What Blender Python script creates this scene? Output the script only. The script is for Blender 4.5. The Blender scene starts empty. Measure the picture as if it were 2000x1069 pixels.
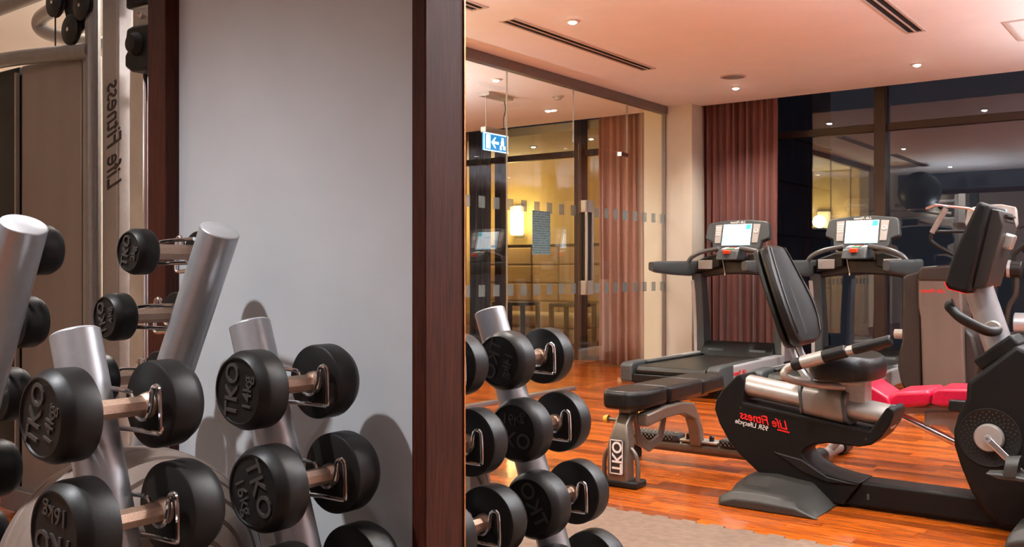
import bpy, bmesh, math, random
from mathutils import Vector, Matrix
R = math.radians
random.seed(7)
C = bpy.context.scene.collection
scene = bpy.context.scene

# ------------------------------------------------------------------ camera, world, exposure
# world axes: x runs along the mirror wall / window wall, y away from the camera along the glass partition
cam_d = bpy.data.cameras.new('camera')
cam_d.lens = 33.84; cam_d.sensor_width = 36.0; cam_d.sensor_fit = 'HORIZONTAL'
cam_d.shift_y = -0.00225
cam_d.clip_start = 0.05
cam = bpy.data.objects.new('camera', cam_d); C.objects.link(cam)
cam.location = (0, 0, 1.0); cam.rotation_euler = (R(90), 0, R(36.5))
scene.camera = cam

world = bpy.data.worlds.new('night'); scene.world = world
world.use_nodes = True
world.node_tree.nodes['Background'].inputs[0].default_value = (0.017, 0.019, 0.025, 1)
world.node_tree.nodes['Background'].inputs[1].default_value = 1.0

scene.view_settings.view_transform = 'Standard'
scene.view_settings.look = 'None'
scene.view_settings.gamma = 1.0
scene.view_settings.use_curve_mapping = False
scene.view_settings.exposure = 0.10

LAMP_GYM = 122.0        # watts of one ceiling downlight of the gym
LAMP_FRONT = 200.0      # downlights over the dumbbell rack
LAMP_LOUNGE = 36.0
LAMP_UP = 1.0
WARM = (1.0, 0.90, 0.81)
COOL = (0.95, 0.97, 1.0)

# ------------------------------------------------------------------ materials
MATS = {}
def _nodes(name):
    m = bpy.data.materials.new(name); m.use_nodes = True
    nt = m.node_tree; b = nt.nodes['Principled BSDF']
    return m, nt, b
def mat(name, col, rough=0.5, metal=0.0, var=0.12, nscale=40.0, bump=0.0, bscale=200.0, coat=0.0, stretch=None, spec=0.5, sheen=0.0):
    """procedural surface: base colour broken by noise, optional fine bump"""
    m, nt, b = _nodes(name)
    tc = nt.nodes.new('ShaderNodeTexCoord'); mp = nt.nodes.new('ShaderNodeMapping')
    nt.links.new(tc.outputs['Object'], mp.inputs[0])
    if stretch: mp.inputs['Scale'].default_value = stretch
    n = nt.nodes.new('ShaderNodeTexNoise'); n.inputs['Scale'].default_value = nscale; n.inputs['Detail'].default_value = 4
    nt.links.new(mp.outputs[0], n.inputs['Vector'])
    r = nt.nodes.new('ShaderNodeValToRGB')
    r.color_ramp.elements[0].position = 0.3; r.color_ramp.elements[1].position = 0.7
    r.color_ramp.elements[0].color = tuple(c * (1 - var) for c in col) + (1,)
    r.color_ramp.elements[1].color = tuple(min(1, c * (1 + var)) for c in col) + (1,)
    nt.links.new(n.outputs['Fac'], r.inputs[0]); nt.links.new(r.outputs[0], b.inputs['Base Color'])
    b.inputs['Roughness'].default_value = rough; b.inputs['Metallic'].default_value = metal
    b.inputs['Specular IOR Level'].default_value = spec
    b.inputs['Coat Weight'].default_value = coat; b.inputs['Coat Roughness'].default_value = 0.12
    b.inputs['Sheen Weight'].default_value = sheen
    if bump:
        n2 = nt.nodes.new('ShaderNodeTexNoise'); n2.inputs['Scale'].default_value = bscale; n2.inputs['Detail'].default_value = 3
        nt.links.new(mp.outputs[0], n2.inputs['Vector'])
        bp = nt.nodes.new('ShaderNodeBump'); bp.inputs['Strength'].default_value = bump; bp.inputs['Distance'].default_value = 0.004
        nt.links.new(n2.outputs['Fac'], bp.inputs['Height']); nt.links.new(bp.outputs[0], b.inputs['Normal'])
    MATS[name] = m
    return m
def emis(name, col, strength):
    m, nt, b = _nodes(name)
    b.inputs['Base Color'].default_value = col + (1,)
    b.inputs['Emission Color'].default_value = col + (1,)
    b.inputs['Emission Strength'].default_value = strength
    MATS[name] = m
    return m
def glass(name, tint, base, edge):
    """thin pane: clear transmission plus a mirror-like share that grows at grazing view"""
    m = bpy.data.materials.new(name); m.use_nodes = True; nt = m.node_tree; nt.nodes.clear()
    o = nt.nodes.new('ShaderNodeOutputMaterial'); mx = nt.nodes.new('ShaderNodeMixShader')
    t = nt.nodes.new('ShaderNodeBsdfTransparent'); t.inputs[0].default_value = tint + (1,)
    g = nt.nodes.new('ShaderNodeBsdfGlossy'); g.inputs['Roughness'].default_value = 0.0; g.inputs[0].default_value = (0.95, 0.97, 1, 1)
    lw = nt.nodes.new('ShaderNodeLayerWeight'); lw.inputs[0].default_value = 0.5
    p = nt.nodes.new('ShaderNodeMath'); p.operation = 'POWER'; p.inputs[1].default_value = 3.0
    ma = nt.nodes.new('ShaderNodeMath'); ma.operation = 'MULTIPLY_ADD'; ma.inputs[1].default_value = edge; ma.inputs[2].default_value = base
    nt.links.new(lw.outputs['Facing'], p.inputs[0]); nt.links.new(p.outputs[0], ma.inputs[0])
    nt.links.new(ma.outputs[0], mx.inputs[0]); nt.links.new(t.outputs[0], mx.inputs[1]); nt.links.new(g.outputs[0], mx.inputs[2])
    nt.links.new(mx.outputs[0], o.inputs[0])
    MATS[name] = m
    return m
def wood(name, dark, light, rough, scale, stretch, per_piece=False, coat=0.0, vary=0.7):
    m, nt, b = _nodes(name)
    tc = nt.nodes.new('ShaderNodeTexCoord'); mp = nt.nodes.new('ShaderNodeMapping'); mp.inputs['Scale'].default_value = stretch
    src = tc.outputs['Object']
    if per_piece:
        geo = nt.nodes.new('ShaderNodeNewGeometry'); oi = nt.nodes.new('ShaderNodeObjectInfo')
        ad = nt.nodes.new('ShaderNodeMath'); ad.operation = 'ADD'
        nt.links.new(geo.outputs['Random Per Island'], ad.inputs[0]); nt.links.new(oi.outputs['Random'], ad.inputs[1])
        fr = nt.nodes.new('ShaderNodeMath'); fr.operation = 'FRACT'; nt.links.new(ad.outputs[0], fr.inputs[0])
        cx = nt.nodes.new('ShaderNodeCombineXYZ')
        mu = nt.nodes.new('ShaderNodeMath'); mu.operation = 'MULTIPLY'; mu.inputs[1].default_value = 37.0
        nt.links.new(fr.outputs[0], mu.inputs[0])
        for k in range(3): nt.links.new(mu.outputs[0], cx.inputs[k])
        va = nt.nodes.new('ShaderNodeVectorMath'); va.operation = 'ADD'
        nt.links.new(src, va.inputs[0]); nt.links.new(cx.outputs[0], va.inputs[1]); src = va.outputs[0]
    nt.links.new(src, mp.inputs[0])
    n = nt.nodes.new('ShaderNodeTexNoise'); n.inputs['Scale'].default_value = scale; n.inputs['Detail'].default_value = 6; n.inputs['Distortion'].default_value = 0.6
    nt.links.new(mp.outputs[0], n.inputs['Vector'])
    r = nt.nodes.new('ShaderNodeValToRGB'); r.color_ramp.elements[0].position = 0.28; r.color_ramp.elements[1].position = 0.72
    r.color_ramp.elements[0].color = dark + (1,); r.color_ramp.elements[1].color = light + (1,)
    nt.links.new(n.outputs['Fac'], r.inputs[0])
    last = r.outputs[0]
    if per_piece:
        rr = nt.nodes.new('ShaderNodeValToRGB')
        e = rr.color_ramp.elements; e[0].position = 0.0; e[0].color = (1 - vary, (1 - vary) * 0.8, (1 - vary) * 0.8, 1); e[1].position = 1.0; e[1].color = (1.15, 1.15, 1.15, 1)
        x = e.new(0.30); x.color = (0.72, 0.62, 0.60, 1)
        nt.links.new(fr.outputs[0], rr.inputs[0])
        mm = nt.nodes.new('ShaderNodeMix'); mm.data_type = 'RGBA'; mm.blend_type = 'MULTIPLY'; mm.inputs[0].default_value = 1.0
        nt.links.new(last, mm.inputs[6]); nt.links.new(rr.outputs[0], mm.inputs[7]); last = mm.outputs[2]
    nt.links.new(last, b.inputs['Base Color'])
    b.inputs['Roughness'].default_value = rough
    b.inputs['Coat Weight'].default_value = coat; b.inputs['Coat Roughness'].default_value = 0.1
    MATS[name] = m
    return m

white_paint = mat('white_paint', (0.545, 0.56, 0.585), 0.55, var=0.03, nscale=6, bump=0.05, bscale=300)
cream_paint = mat('cream_paint', (0.74, 0.62, 0.44), 0.6, var=0.03, nscale=5, bump=0.05, bscale=260)
pillar_paint = mat('pillar_paint', (0.62, 0.575, 0.48), 0.6, var=0.03, nscale=5, bump=0.05, bscale=260)
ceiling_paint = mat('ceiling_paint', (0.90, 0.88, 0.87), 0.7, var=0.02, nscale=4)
plaster_white = mat('plaster_white', (0.88, 0.86, 0.85), 0.7, var=0.04, nscale=4)  # even near-white tone for the unseen walls and the outside ground
dim_wall_paint = mat('dim_wall_paint', (0.10, 0.11, 0.14), 0.6, var=0.04, nscale=4)  # the white wall's dimness in the window reflection, put into the colour
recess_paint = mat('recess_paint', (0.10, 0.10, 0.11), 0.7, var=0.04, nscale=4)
yellow_paint = mat('yellow_paint', (0.74, 0.56, 0.26), 0.6, var=0.04, nscale=5)
plank_wood = wood('plank_wood', (0.20, 0.026, 0.002), (0.60, 0.145, 0.010), 0.27, 9.0, (0.9, 14, 6), True, 0.2, 0.70)
frame_wood = wood('frame_wood', (0.030, 0.0065, 0.0035), (0.078, 0.017, 0.008), 0.55, 12, (14, 14, 0.8), False, 0.0)
base_wood = wood('base_wood', (0.16, 0.05, 0.02), (0.26, 0.085, 0.03), 0.4, 12, (1, 1, 12))
frame_wood.node_tree.nodes['Principled BSDF'].inputs['Specular IOR Level'].default_value = 0.2
edge_brass = mat('edge_brass', (0.62, 0.34, 0.16), 0.3, 1.0, var=0.1)
mat_rubber = mat('mat_rubber', (0.135, 0.082, 0.054), 0.85, var=0.16, nscale=30, bump=0.2, bscale=120)
rubber = mat('rubber', (0.0095, 0.0085, 0.008), 0.44, var=0.2, nscale=25, bump=0.05, bscale=500, spec=0.32)
rubber_face = mat('rubber_face', (0.030, 0.025, 0.023), 0.42, var=0.15, nscale=25, bump=0.05, bscale=500)
letter_rubber = mat('letter_rubber', (0.055, 0.047, 0.043), 0.38, var=0.1)  # paler than the heads: sheen on the raised letters put into the colour
knurl = mat('knurl', (0.62, 0.44, 0.34), 0.30, 1.0, var=0.2, nscale=500, bump=0.35, bscale=900)
chrome = mat('chrome', (0.75, 0.75, 0.76), 0.13, 1.0, var=0.05, nscale=20)
silver = mat('silver', (0.44, 0.46, 0.49), 0.34, 0.6, var=0.04, nscale=60, bump=0.02, bscale=900)
silver_cap = mat('silver_cap', (0.62, 0.62, 0.64), 0.4, 0.5, var=0.03)
champagne = mat('champagne', (0.42, 0.385, 0.35), 0.40, 0.55, var=0.05, nscale=60)
carriage_grey = mat('carriage_grey', (0.26, 0.235, 0.21), 0.42, 0.4, var=0.05)
grip_metal = mat('grip_metal', (0.13, 0.135, 0.14), 0.33, 0.5, var=0.05)
grey_metal = mat('grey_metal', (0.30, 0.285, 0.27), 0.42, 0.5, var=0.06)
grey_plastic = mat('grey_plastic', (0.055, 0.064, 0.066), 0.42, var=0.08)
light_plastic = mat('light_plastic', (0.42, 0.40, 0.37), 0.45, var=0.05)
black_plastic = mat('black_plastic', (0.009, 0.0085, 0.008), 0.42, var=0.15, bump=0.06, bscale=700, spec=0.3)
body_black = mat('body_black', (0.0075, 0.0065, 0.006), 0.5, var=0.1, bump=0.08, bscale=800, spec=0.18)
foot_grey = mat('foot_grey', (0.028, 0.026, 0.022), 0.5, var=0.1)
brown_shell = mat('brown_shell', (0.024, 0.017, 0.014), 0.42, 0.1, var=0.08)
shroud_brown = mat('shroud_brown', (0.31, 0.26, 0.225), 0.35, 0.3, var=0.08, nscale=8, stretch=(1, 1, 0.2))
leather = mat('leather', (0.010, 0.008, 0.007), 0.36, var=0.15, nscale=60, bump=0.12, bscale=350, spec=0.25)
red_leather = mat('red_leather', (0.48, 0.005, 0.034), 0.34, var=0.1, nscale=60, bump=0.1, bscale=350)
ball_vinyl = mat('ball_vinyl', (0.20, 0.148, 0.122), 0.38, var=0.05, nscale=20)
curtain_cloth = mat('curtain_cloth', (0.15, 0.046, 0.036), 0.85, var=0.12, nscale=90, bump=0.1, bscale=400, sheen=0.2)
curtain_pale = mat('curtain_pale', (0.34, 0.175, 0.14), 0.85, var=0.12, nscale=90, bump=0.1, bscale=400, sheen=0.2)
dark_cloth = mat('dark_cloth', (0.012, 0.010, 0.012), 0.9, var=0.2, nscale=90)
rail_silver = mat('rail_silver', (0.58, 0.60, 0.62), 0.35, 0.35, var=0.04)
bronze_frame = mat('bronze_frame', (0.045, 0.025, 0.018), 0.4, 0.3, var=0.1)
rail_metal = mat('rail_metal', (0.20, 0.165, 0.155), 0.45, 0.4, var=0.08)
tower_shell = mat('tower_shell', (0.145, 0.11, 0.092), 0.38, 0.3, var=0.08, nscale=8, stretch=(1, 1, 0.2))
bench_metal = mat('bench_metal', (0.17, 0.14, 0.112), 0.36, 0.55, var=0.06)
tread_black = mat('tread_black', (0.025, 0.024, 0.024), 0.6, var=0.2)
tread_raised = mat('tread_raised', (0.30, 0.28, 0.26), 0.45, 0.5, var=0.1)
belt_black = mat('belt_black', (0.022, 0.022, 0.018), 0.33, var=0.15, nscale=60, bump=0.08, bscale=700)
white_print = mat('white_print', (0.80, 0.74, 0.70), 0.5, var=0.03)
red_print = mat('red_print', (0.75, 0.012, 0.012), 0.45, var=0.05)
ink = mat('ink', (0.030, 0.018, 0.016), 0.5, var=0.1)
red_button = mat('red_button', (0.85, 0.07, 0.015), 0.4, var=0.05)
green_button = mat('green_button', (0.05, 0.45, 0.18), 0.4, var=0.05)
knob_yellow = mat('knob_yellow', (0.75, 0.42, 0.03), 0.4, var=0.05)
vent_dark = mat('vent_dark', (0.015, 0.012, 0.011), 0.6, var=0.1)
vent_white = mat('vent_white', (0.62, 0.52, 0.47), 0.5, var=0.04)
frosted = mat('frosted', (0.20, 0.26, 0.26), 0.5, var=0.05)
frosted.node_tree.nodes['Principled BSDF'].inputs['Alpha'].default_value = 0.5
sheet_blue = None
panel_cloth = mat('panel_cloth', (0.52, 0.36, 0.20), 0.75, var=0.08, nscale=60, bump=0.1, bscale=300)
bed_cloth = mat('bed_cloth', (0.66, 0.52, 0.34), 0.8, var=0.06, nscale=60)
dark_wood = wood('dark_wood', (0.018, 0.010, 0.008), (0.035, 0.02, 0.014), 0.4, 14, (10, 10, 1))
facade = mat('facade', (0.055, 0.075, 0.105), 0.5, 0.2, var=0.1, nscale=3)
pane_clear = glass('pane_clear', (0.955, 0.965, 0.94), 0.065, 0.55)
pane_night = glass('pane_night', (0.86, 0.88, 0.90), 0.10, 0.60)
screen_lit = emis('screen_lit', (0.80, 0.93, 1.0), 1.15)
screen_teal = emis('screen_teal', (0.05, 0.50, 0.68), 1.0)
screen_pale = emis('screen_pale', (0.25, 0.58, 0.80), 1.1)
lens_glow = emis('lens_glow', (1.0, 0.93, 0.82), 30.0)
sconce_glow = emis('sconce_glow', (1.0, 0.80, 0.42), 5.0)
sign_blue = emis('sign_blue', (0.02, 0.22, 0.55), 1.3)
sign_white = emis('sign_white', (0.75, 0.95, 1.0), 2.4)

# printed timetable on the glass: rows of print on pale blue paper (flat print)
def make_sheet():
    m, nt, b = _nodes('timetable_print')
    tc = nt.nodes.new('ShaderNodeTexCoord'); sp = nt.nodes.new('ShaderNodeSeparateXYZ'); nt.links.new(tc.outputs['Object'], sp.inputs[0])
    mu = nt.nodes.new('ShaderNodeMath'); mu.operation = 'MULTIPLY'; mu.inputs[1].default_value = 52.0; nt.links.new(sp.outputs['Z'], mu.inputs[0])
    fr = nt.nodes.new('ShaderNodeMath'); fr.operation = 'FRACT'; nt.links.new(mu.outputs[0], fr.inputs[0])
    gt = nt.nodes.new('ShaderNodeMath'); gt.operation = 'GREATER_THAN'; gt.inputs[1].default_value = 0.55; nt.links.new(fr.outputs[0], gt.inputs[0])
    n = nt.nodes.new('ShaderNodeTexNoise'); n.inputs['Scale'].default_value = 60; nt.links.new(tc.outputs['Object'], n.inputs['Vector'])
    g2 = nt.nodes.new('ShaderNodeMath'); g2.operation = 'GREATER_THAN'; g2.inputs[1].default_value = 0.47; nt.links.new(n.outputs['Fac'], g2.inputs[0])
    an = nt.nodes.new('ShaderNodeMath'); an.operation = 'MULTIPLY'; nt.links.new(gt.outputs[0], an.inputs[0]); nt.links.new(g2.outputs[0], an.inputs[1])
    mx = nt.nodes.new('ShaderNodeMix'); mx.data_type = 'RGBA'; nt.links.new(an.outputs[0], mx.inputs[0])
    mx.inputs[6].default_value = (0.16, 0.27, 0.29, 1); mx.inputs[7].default_value = (0.07, 0.12, 0.13, 1)
    nt.links.new(mx.outputs[2], b.inputs['Base Color']); b.inputs['Roughness'].default_value = 0.6
    return m
sheet_blue = make_sheet()

# ------------------------------------------------------------------ mesh collector
def V(*a): return Vector(a)
class MB:
    def __init__(self): self.v = []; self.f = []
    def add(self, vs, fs):
        o = len(self.v); self.v += [Vector(p) for p in vs]; self.f += [[i + o for i in q] for q in fs]
        return self
    def xf(self, M, start=0):
        for i in range(start, len(self.v)): self.v[i] = M @ self.v[i]
        return self
    def box(self, x0, x1, y0, y1, z0, z1, M=None):
        vs = [(x, y, z) for z in (z0, z1) for y in (y0, y1) for x in (x0, x1)]
        if M is not None: vs = [M @ Vector(p) for p in vs]
        return self.add(vs, [(0, 2, 3, 1), (4, 5, 7, 6), (0, 1, 5, 4), (2, 6, 7, 3), (0, 4, 6, 2), (1, 3, 7, 5)])
    def bar(self, p, q, w, h, up=(0, 0, 1)):
        p, q = Vector(p), Vector(q); d = (q - p).normalized(); u = Vector(up)
        if abs(d.dot(u)) > 0.98: u = Vector((0, 1, 0))
        s = d.cross(u).normalized(); u = s.cross(d)
        vs = [b + s * w / 2 * i + u * h / 2 * j for b in (p, q) for i, j in ((-1, -1), (1, -1), (1, 1), (-1, 1))]
        return self.add(vs, [(0, 3, 2, 1), (4, 5, 6, 7), (0, 1, 5, 4), (1, 2, 6, 5), (2, 3, 7, 6), (3, 0, 4, 7)])
    def rings(self, rs, cap=True, close=False):
        n = len(rs[0]); o = []
        vs = [p for r in rs for p in r]; fs = []
        m = len(rs)
        for i in range(m if close else m - 1):
            a = i * n; b = ((i + 1) % m) * n
            for k in range(n):
                k2 = (k + 1) % n; fs.append((a + k, a + k2, b + k2, b + k))
        if cap and not close: fs.append(tuple(reversed(range(n)))); fs.append(tuple((m - 1) * n + k for k in range(n)))
        return self.add(vs, fs)
    def tube(self, pts, r, seg=10, smooth=0, r2=None, flat=1.0):
        P = [Vector(p) for p in pts]
        if smooth and len(P) > 2:
            Q = []
            for i in range(len(P) - 1):
                a = P[max(i - 1, 0)]; b = P[i]; c = P[i + 1]; d = P[min(i + 2, len(P) - 1)]
                for k in range(smooth):
                    t = k / smooth
                    Q.append(0.5 * ((2 * b) + (c - a) * t + (2 * a - 5 * b + 4 * c - d) * t * t + (3 * b - a - 3 * c + d) * t ** 3))
            Q.append(P[-1]); P = Q
        rs = []; up = None
        for i, p in enumerate(P):
            d = (P[min(i + 1, len(P) - 1)] - P[max(i - 1, 0)]).normalized()
            if up is None:
                up = Vector((0, 0, 1)) if abs(d.z) < 0.9 else Vector((0, 1, 0))
            s = d.cross(up).normalized(); up = s.cross(d).normalized()
            rr = r if r2 is None else r + (r2 - r) * i / (len(P) - 1)
            rs.append([p + (s * math.cos(2 * math.pi * k / seg) + up * math.sin(2 * math.pi * k / seg) * flat) * rr for k in range(seg)])
        return self.rings(rs)
    def lathe(self, prof, seg=32, M=None):
        """profile of (radius, height) turned about local z, then moved by M"""
        rs = [[Vector((r * math.cos(2 * math.pi * k / seg), r * math.sin(2 * math.pi * k / seg), h)) for k in range(seg)] for r, h in prof]
        if M is not None: rs = [[M @ p for p in r] for r in rs]
        return self.rings(rs)
    def sphere(self, c, r, seg=24, rg=14):
        prof = [(max(1e-4, r * math.sin(math.pi * i / rg)), -r * math.cos(math.pi * i / rg)) for i in range(rg + 1)]
        return self.lathe(prof, seg, Matrix.Translation(c))
    def prism(self, prof, y0, y1, M=None):
        """outline of (x, z) pushed from y0 to y1"""
        a = [Vector((x, y0, z)) for x, z in prof]; b = [Vector((x, y1, z)) for x, z in prof]
        if M is not None: a = [M @ p for p in a]; b = [M @ p for p in b]
        return self.rings([a, b])
    def text(self, s, size, origin, right, up, depth=0.001, shear=0.0, align='CENTER', width=1.0, off=0.0):
        vs, fs = text_mesh(s, shear, align, off)
        r = Vector(right).normalized(); u = Vector(up).normalized(); n = r.cross(u).normalized(); o = Vector(origin)
        return self.add([o + r * p[0] * size * width + u * p[1] * size + n * p[2] * depth for p in vs], fs)
_tx = {}
def text_mesh(s, shear, align, off):
    k = (s, shear, align, off)
    if k not in _tx:
        cu = bpy.data.curves.new('t', 'FONT'); cu.body = s; cu.size = 1.0; cu.shear = shear; cu.align_x = align; cu.align_y = 'CENTER'
        cu.extrude = 1.0; cu.resolution_u = 3; cu.offset = off
        o = bpy.data.objects.new('t', cu); C.objects.link(o)
        bpy.context.view_layer.update()
        me = bpy.data.meshes.new_from_object(o.evaluated_get(bpy.context.evaluated_depsgraph_get()))
        _tx[k] = ([v.co[:] for v in me.vertices], [tuple(p.vertices) for p in me.polygons])
        bpy.data.objects.remove(o); bpy.data.curves.remove(cu); bpy.data.meshes.remove(me)
    return _tx[k]

def mesh_of(name, mb, m, smooth=True, org=(0, 0, 0), recalc=True):
    me = bpy.data.meshes.new(name); o = Vector(org)
    me.from_pydata([tuple(v - o) for v in mb.v], [], mb.f); me.update()
    if recalc:
        bm = bmesh.new(); bm.from_mesh(me); bmesh.ops.recalc_face_normals(bm, faces=bm.faces); bm.to_mesh(me); bm.free()
    me.materials.append(m)
    if smooth:
        me.shade_smooth(); me.set_sharp_from_angle(angle=R(38))
    return me
def obj(name, mb, m, parent=None, bevel=0.0, seg=2, smooth=True, subsurf=0, recalc=True):
    org = (0, 0, 0)
    p = parent
    while p is not None:
        org = (Vector(org) + p.location)[:]; p = p.parent
    o = bpy.data.objects.new(name, mesh_of(name, mb, m, smooth, org, recalc)); C.objects.link(o); o.parent = parent
    if bevel:
        b = o.modifiers.new('bevel', 'BEVEL'); b.width = bevel; b.segments = seg; b.limit_method = 'ANGLE'; b.angle_limit = R(35)
    if subsurf:
        s = o.modifiers.new('sub', 'SUBSURF'); s.levels = s.render_levels = subsurf
    return o
def tag(o, label=None, cat=None, group=None, kind=None):
    if label: o['label'] = label
    if cat: o['category'] = cat
    if group: o['group'] = group
    if kind: o['kind'] = kind
    return o
def thing(name, label, cat, loc, group=None):
    o = bpy.data.objects.new(name, None); C.objects.link(o); o.location = loc; o.empty_display_size = 0.1
    return tag(o, label, cat, group)
def struct(name, mb, m, parent=None, bevel=0.0, smooth=True):
    o = obj(name, mb, m, parent, bevel, smooth=smooth)
    if parent is None: o['kind'] = 'structure'
    return o
def copy_tree(o, parent=None):
    c = o.copy(); C.objects.link(c); c.parent = parent
    for ch in list(o.children): copy_tree(ch, c)
    return c

H = 2.62           # ceiling height
SP = -4.43         # glass partition plane
TE = 8.70          # edge of the ceiling, where the curtain recess starts
TW = 9.23          # window wall plane
HW = 3.0           # window head inside the recess
T0 = 1.45          # plane of the white wall with the two framed mirrors, built as openings

# ------------------------------------------------------------------ setting: shell
struct('floor', MB().box(-9.2, 3.6, -3.1, 11.8, -0.10, -0.012), base_wood)
FLOOR = bpy.data.objects['floor']
struct('ceiling', MB().box(-9.2, 3.6, -3.1, TE, H, H + 0.4), ceiling_paint, smooth=False)
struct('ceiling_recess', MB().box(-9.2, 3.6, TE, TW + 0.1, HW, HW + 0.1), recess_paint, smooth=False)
struct('ceiling_far', MB().box(-9.2, -4.60, TW + 0.1, 11.8, H, H + 0.1), ceiling_paint, smooth=False)
struct('wall_left', MB().box(SP - 0.14, SP, -3.1, 3.2, 0, H), cream_paint)
struct('wall_right', MB().box(3.5, 3.6, -3.1, TW, 0, HW), plaster_white)
struct('wall_back', MB().box(SP, 3.5, -3.1, -3.0, 0, H), plaster_white)
struct('wall_lounge_left', MB().box(-9.2, -9.1, 2.9, 11.6, 0, H), yellow_paint)
struct('wall_lounge_near', MB().box(-9.1, SP - 0.14, 2.9, 3.0, 0, H), yellow_paint)
struct('wall_lounge_far', MB().box(-9.1, -4.66, 11.5, 11.6, 0, H), yellow_paint)
struct('wall_lounge_side', MB().box(-4.76, -4.66, TW + 0.10, 11.5, 0, H), yellow_paint)
# white wall between and above the two openings
struct('wall_front', MB().box(-2.16, -1.27, T0, T0 + 0.06, 0, 2.30), white_paint, smooth=False)
struct('wall_front_top', MB().box(SP, 3.5, T0, T0 + 0.06, 2.30, H), white_paint, smooth=False)
struct('wall_front_right', MB().box(1.30, 3.5, T0, T0 + 0.06, 0, 2.30), white_paint, smooth=False)
struct('wall_dim_top', MB().box(SP, 3.5, T0 + 0.06, T0 + 0.07, 2.345, H), dim_wall_paint, smooth=False)  # added dark sheets keep the wall back dim in the window reflection
struct('wall_dim_mid', MB().box(-2.11, -1.295, T0 + 0.06, T0 + 0.07, 0, 2.345), dim_wall_paint, smooth=False)
struct('wall_dim_right', MB().box(1.30, 3.5, T0 + 0.06, T0 + 0.07, 0, 2.345), dim_wall_paint, smooth=False)
struct('trim_1', MB().box(-2.1915, -2.1157, T0 - 0.04, T0 + 0.08, 0, 2.34), frame_wood, bevel=0.003)
struct('trim_2', MB().box(-1.290, -1.2535, T0 - 0.04, T0 + 0.08, 0, 2.34), frame_wood, bevel=0.003)
obj('edge_strip', MB().box(-1.2535, -1.2505, T0 + 0.076, T0 + 0.08, 0, 2.34), edge_brass, bpy.data.objects['trim_2'])
struct('trim_3', MB().box(SP, -2.1915, T0 - 0.04, T0 + 0.08, 2.27, 2.34), frame_wood, bevel=0.003)
struct('trim_4', MB().box(-1.2535, 1.30, T0 - 0.04, T0 + 0.08, 2.27, 2.34), frame_wood, bevel=0.003)
# pillar in the corner where glass partition and window wall meet
struct('wall_pillar', MB().box(-4.657, -4.135, 8.51, TW + 0.1, 0, H), pillar_paint, smooth=False)
struct('baseboard_left', MB().box(SP, SP + 0.02, T0 + 0.06, 3.2, 0, 0.13), base_wood)
struct('baseboard_pillar', MB().box(-4.665, -4.127, 8.49, 8.51, 0, 0.11), base_wood)

# floor planks: strips running along x; the nearest in view one by one, the rest joined
def project(x, y, z):
    cx = x * 0.804 + y * 0.5946; cy = -x * 0.5946 + y * 0.804
    return (1000 + 1880 * cx / cy, 530 - 1880 * (z - 1) / cy, cy) if cy > 0.3 else (-1, -1, cy)
pw = 0.076
rng = random.Random(3)
cells = []
y = 3.20; row = 0
while y < 11.4:
    x = -9.0 + rng.uniform(-0.5, 0)
    while x < 2.6:
        L = rng.choice((0.45, 0.60, 0.75))
        cells.append((x, y, L)); x += L
    y += pw; row += 1
near = []; rest = []
for (x, y, L) in cells:
    u, v, d = project(x + L / 2, y + pw / 2, 0)
    inside = 880 < u < 2060 and v < 1110 and y > 3.42 and y < 8.9 and x > SP
    (near if inside else rest).append((d, x, y, L))
near.sort(); rest += near[300:]; near = near[:300]
pm = {}
for L in (0.45, 0.60, 0.75):
    pm[L] = mesh_of('plank', MB().box(0, L - 0.0015, 0, pw - 0.0015, -0.012, 0), plank_wood, smooth=False)
for d, x, y, L in near:
    o = bpy.data.objects.new('plank', pm[L]); C.objects.link(o); o.parent = FLOOR; o.location = (x, y, rng.uniform(-0.0004, 0.0))
m = MB()
for d, x, y, L in rest: m.box(x, x + L - 0.0015, y, y + pw - 0.0015, -0.012, -0.0002)
o = obj('far_planks', m, plank_wood, FLOOR, smooth=False, recalc=False); o['kind'] = 'stuff'
m = MB(); m.box(-9.0, 3.5, -3.0, 3.2, -0.012, -0.0004); obj('near_boards', m, plank_wood, FLOOR, smooth=False)

# ------------------------------------------------------------------ windows
def window(name, x0, x1, mull, zt=2.335):
    w = MB()
    y0, y1 = TW - 0.03, TW + 0.05
    for xm in mull: w.box(xm - 0.05, xm + 0.05, y0 - 0.05, y1, 0, HW)
    r = struct(name, w, bronze_frame, bevel=0.004)
    xs = [x0] + list(mull) + [x1]
    for a, b in zip(xs[:-1], xs[1:]):
        a2 = a + 0.05; b2 = b - 0.05
        obj('transom', MB().box(a2, b2, y0, y1, zt - 0.035, zt + 0.035), bronze_frame, r, 0.004)
        obj('sill', MB().box(a2, b2, y0, y1, 0, 0.05), bronze_frame, r, 0.004)
        obj('pane', MB().box(a2, b2, TW + 0.005, TW + 0.017, 0.05, zt - 0.035), pane_night if x0 > -4.4 else pane_clear, r)
        obj('pane', MB().box(a2, b2, TW + 0.005, TW + 0.017, zt + 0.035, HW), pane_night if x0 > -4.4 else pane_clear, r)
    return r
window('window_1', -4.135, 3.5, (-2.557, -0.60, 1.4))
window('window_2', -9.1, -4.66, (-8.3, -6.98, -5.85))
# dark cladding of the neighbouring wing outside the gym window
fa = MB().box(-4.64, -4.60, TW + 0.11, 14.0, -0.2, 3.6)
fo = struct('wall_outside', fa, facade)
for zz in (0.75, 1.45, 2.15, 2.75):
    obj('cladding_joint', MB().box(-4.600, -4.588, TW + 0.11, 14.0, zz, zz + 0.025), vent_dark, fo)
struct('ground_outside', MB().box(-4.6, 6, TW + 0.12, 16, -0.3, -0.15), plaster_white)

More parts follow.
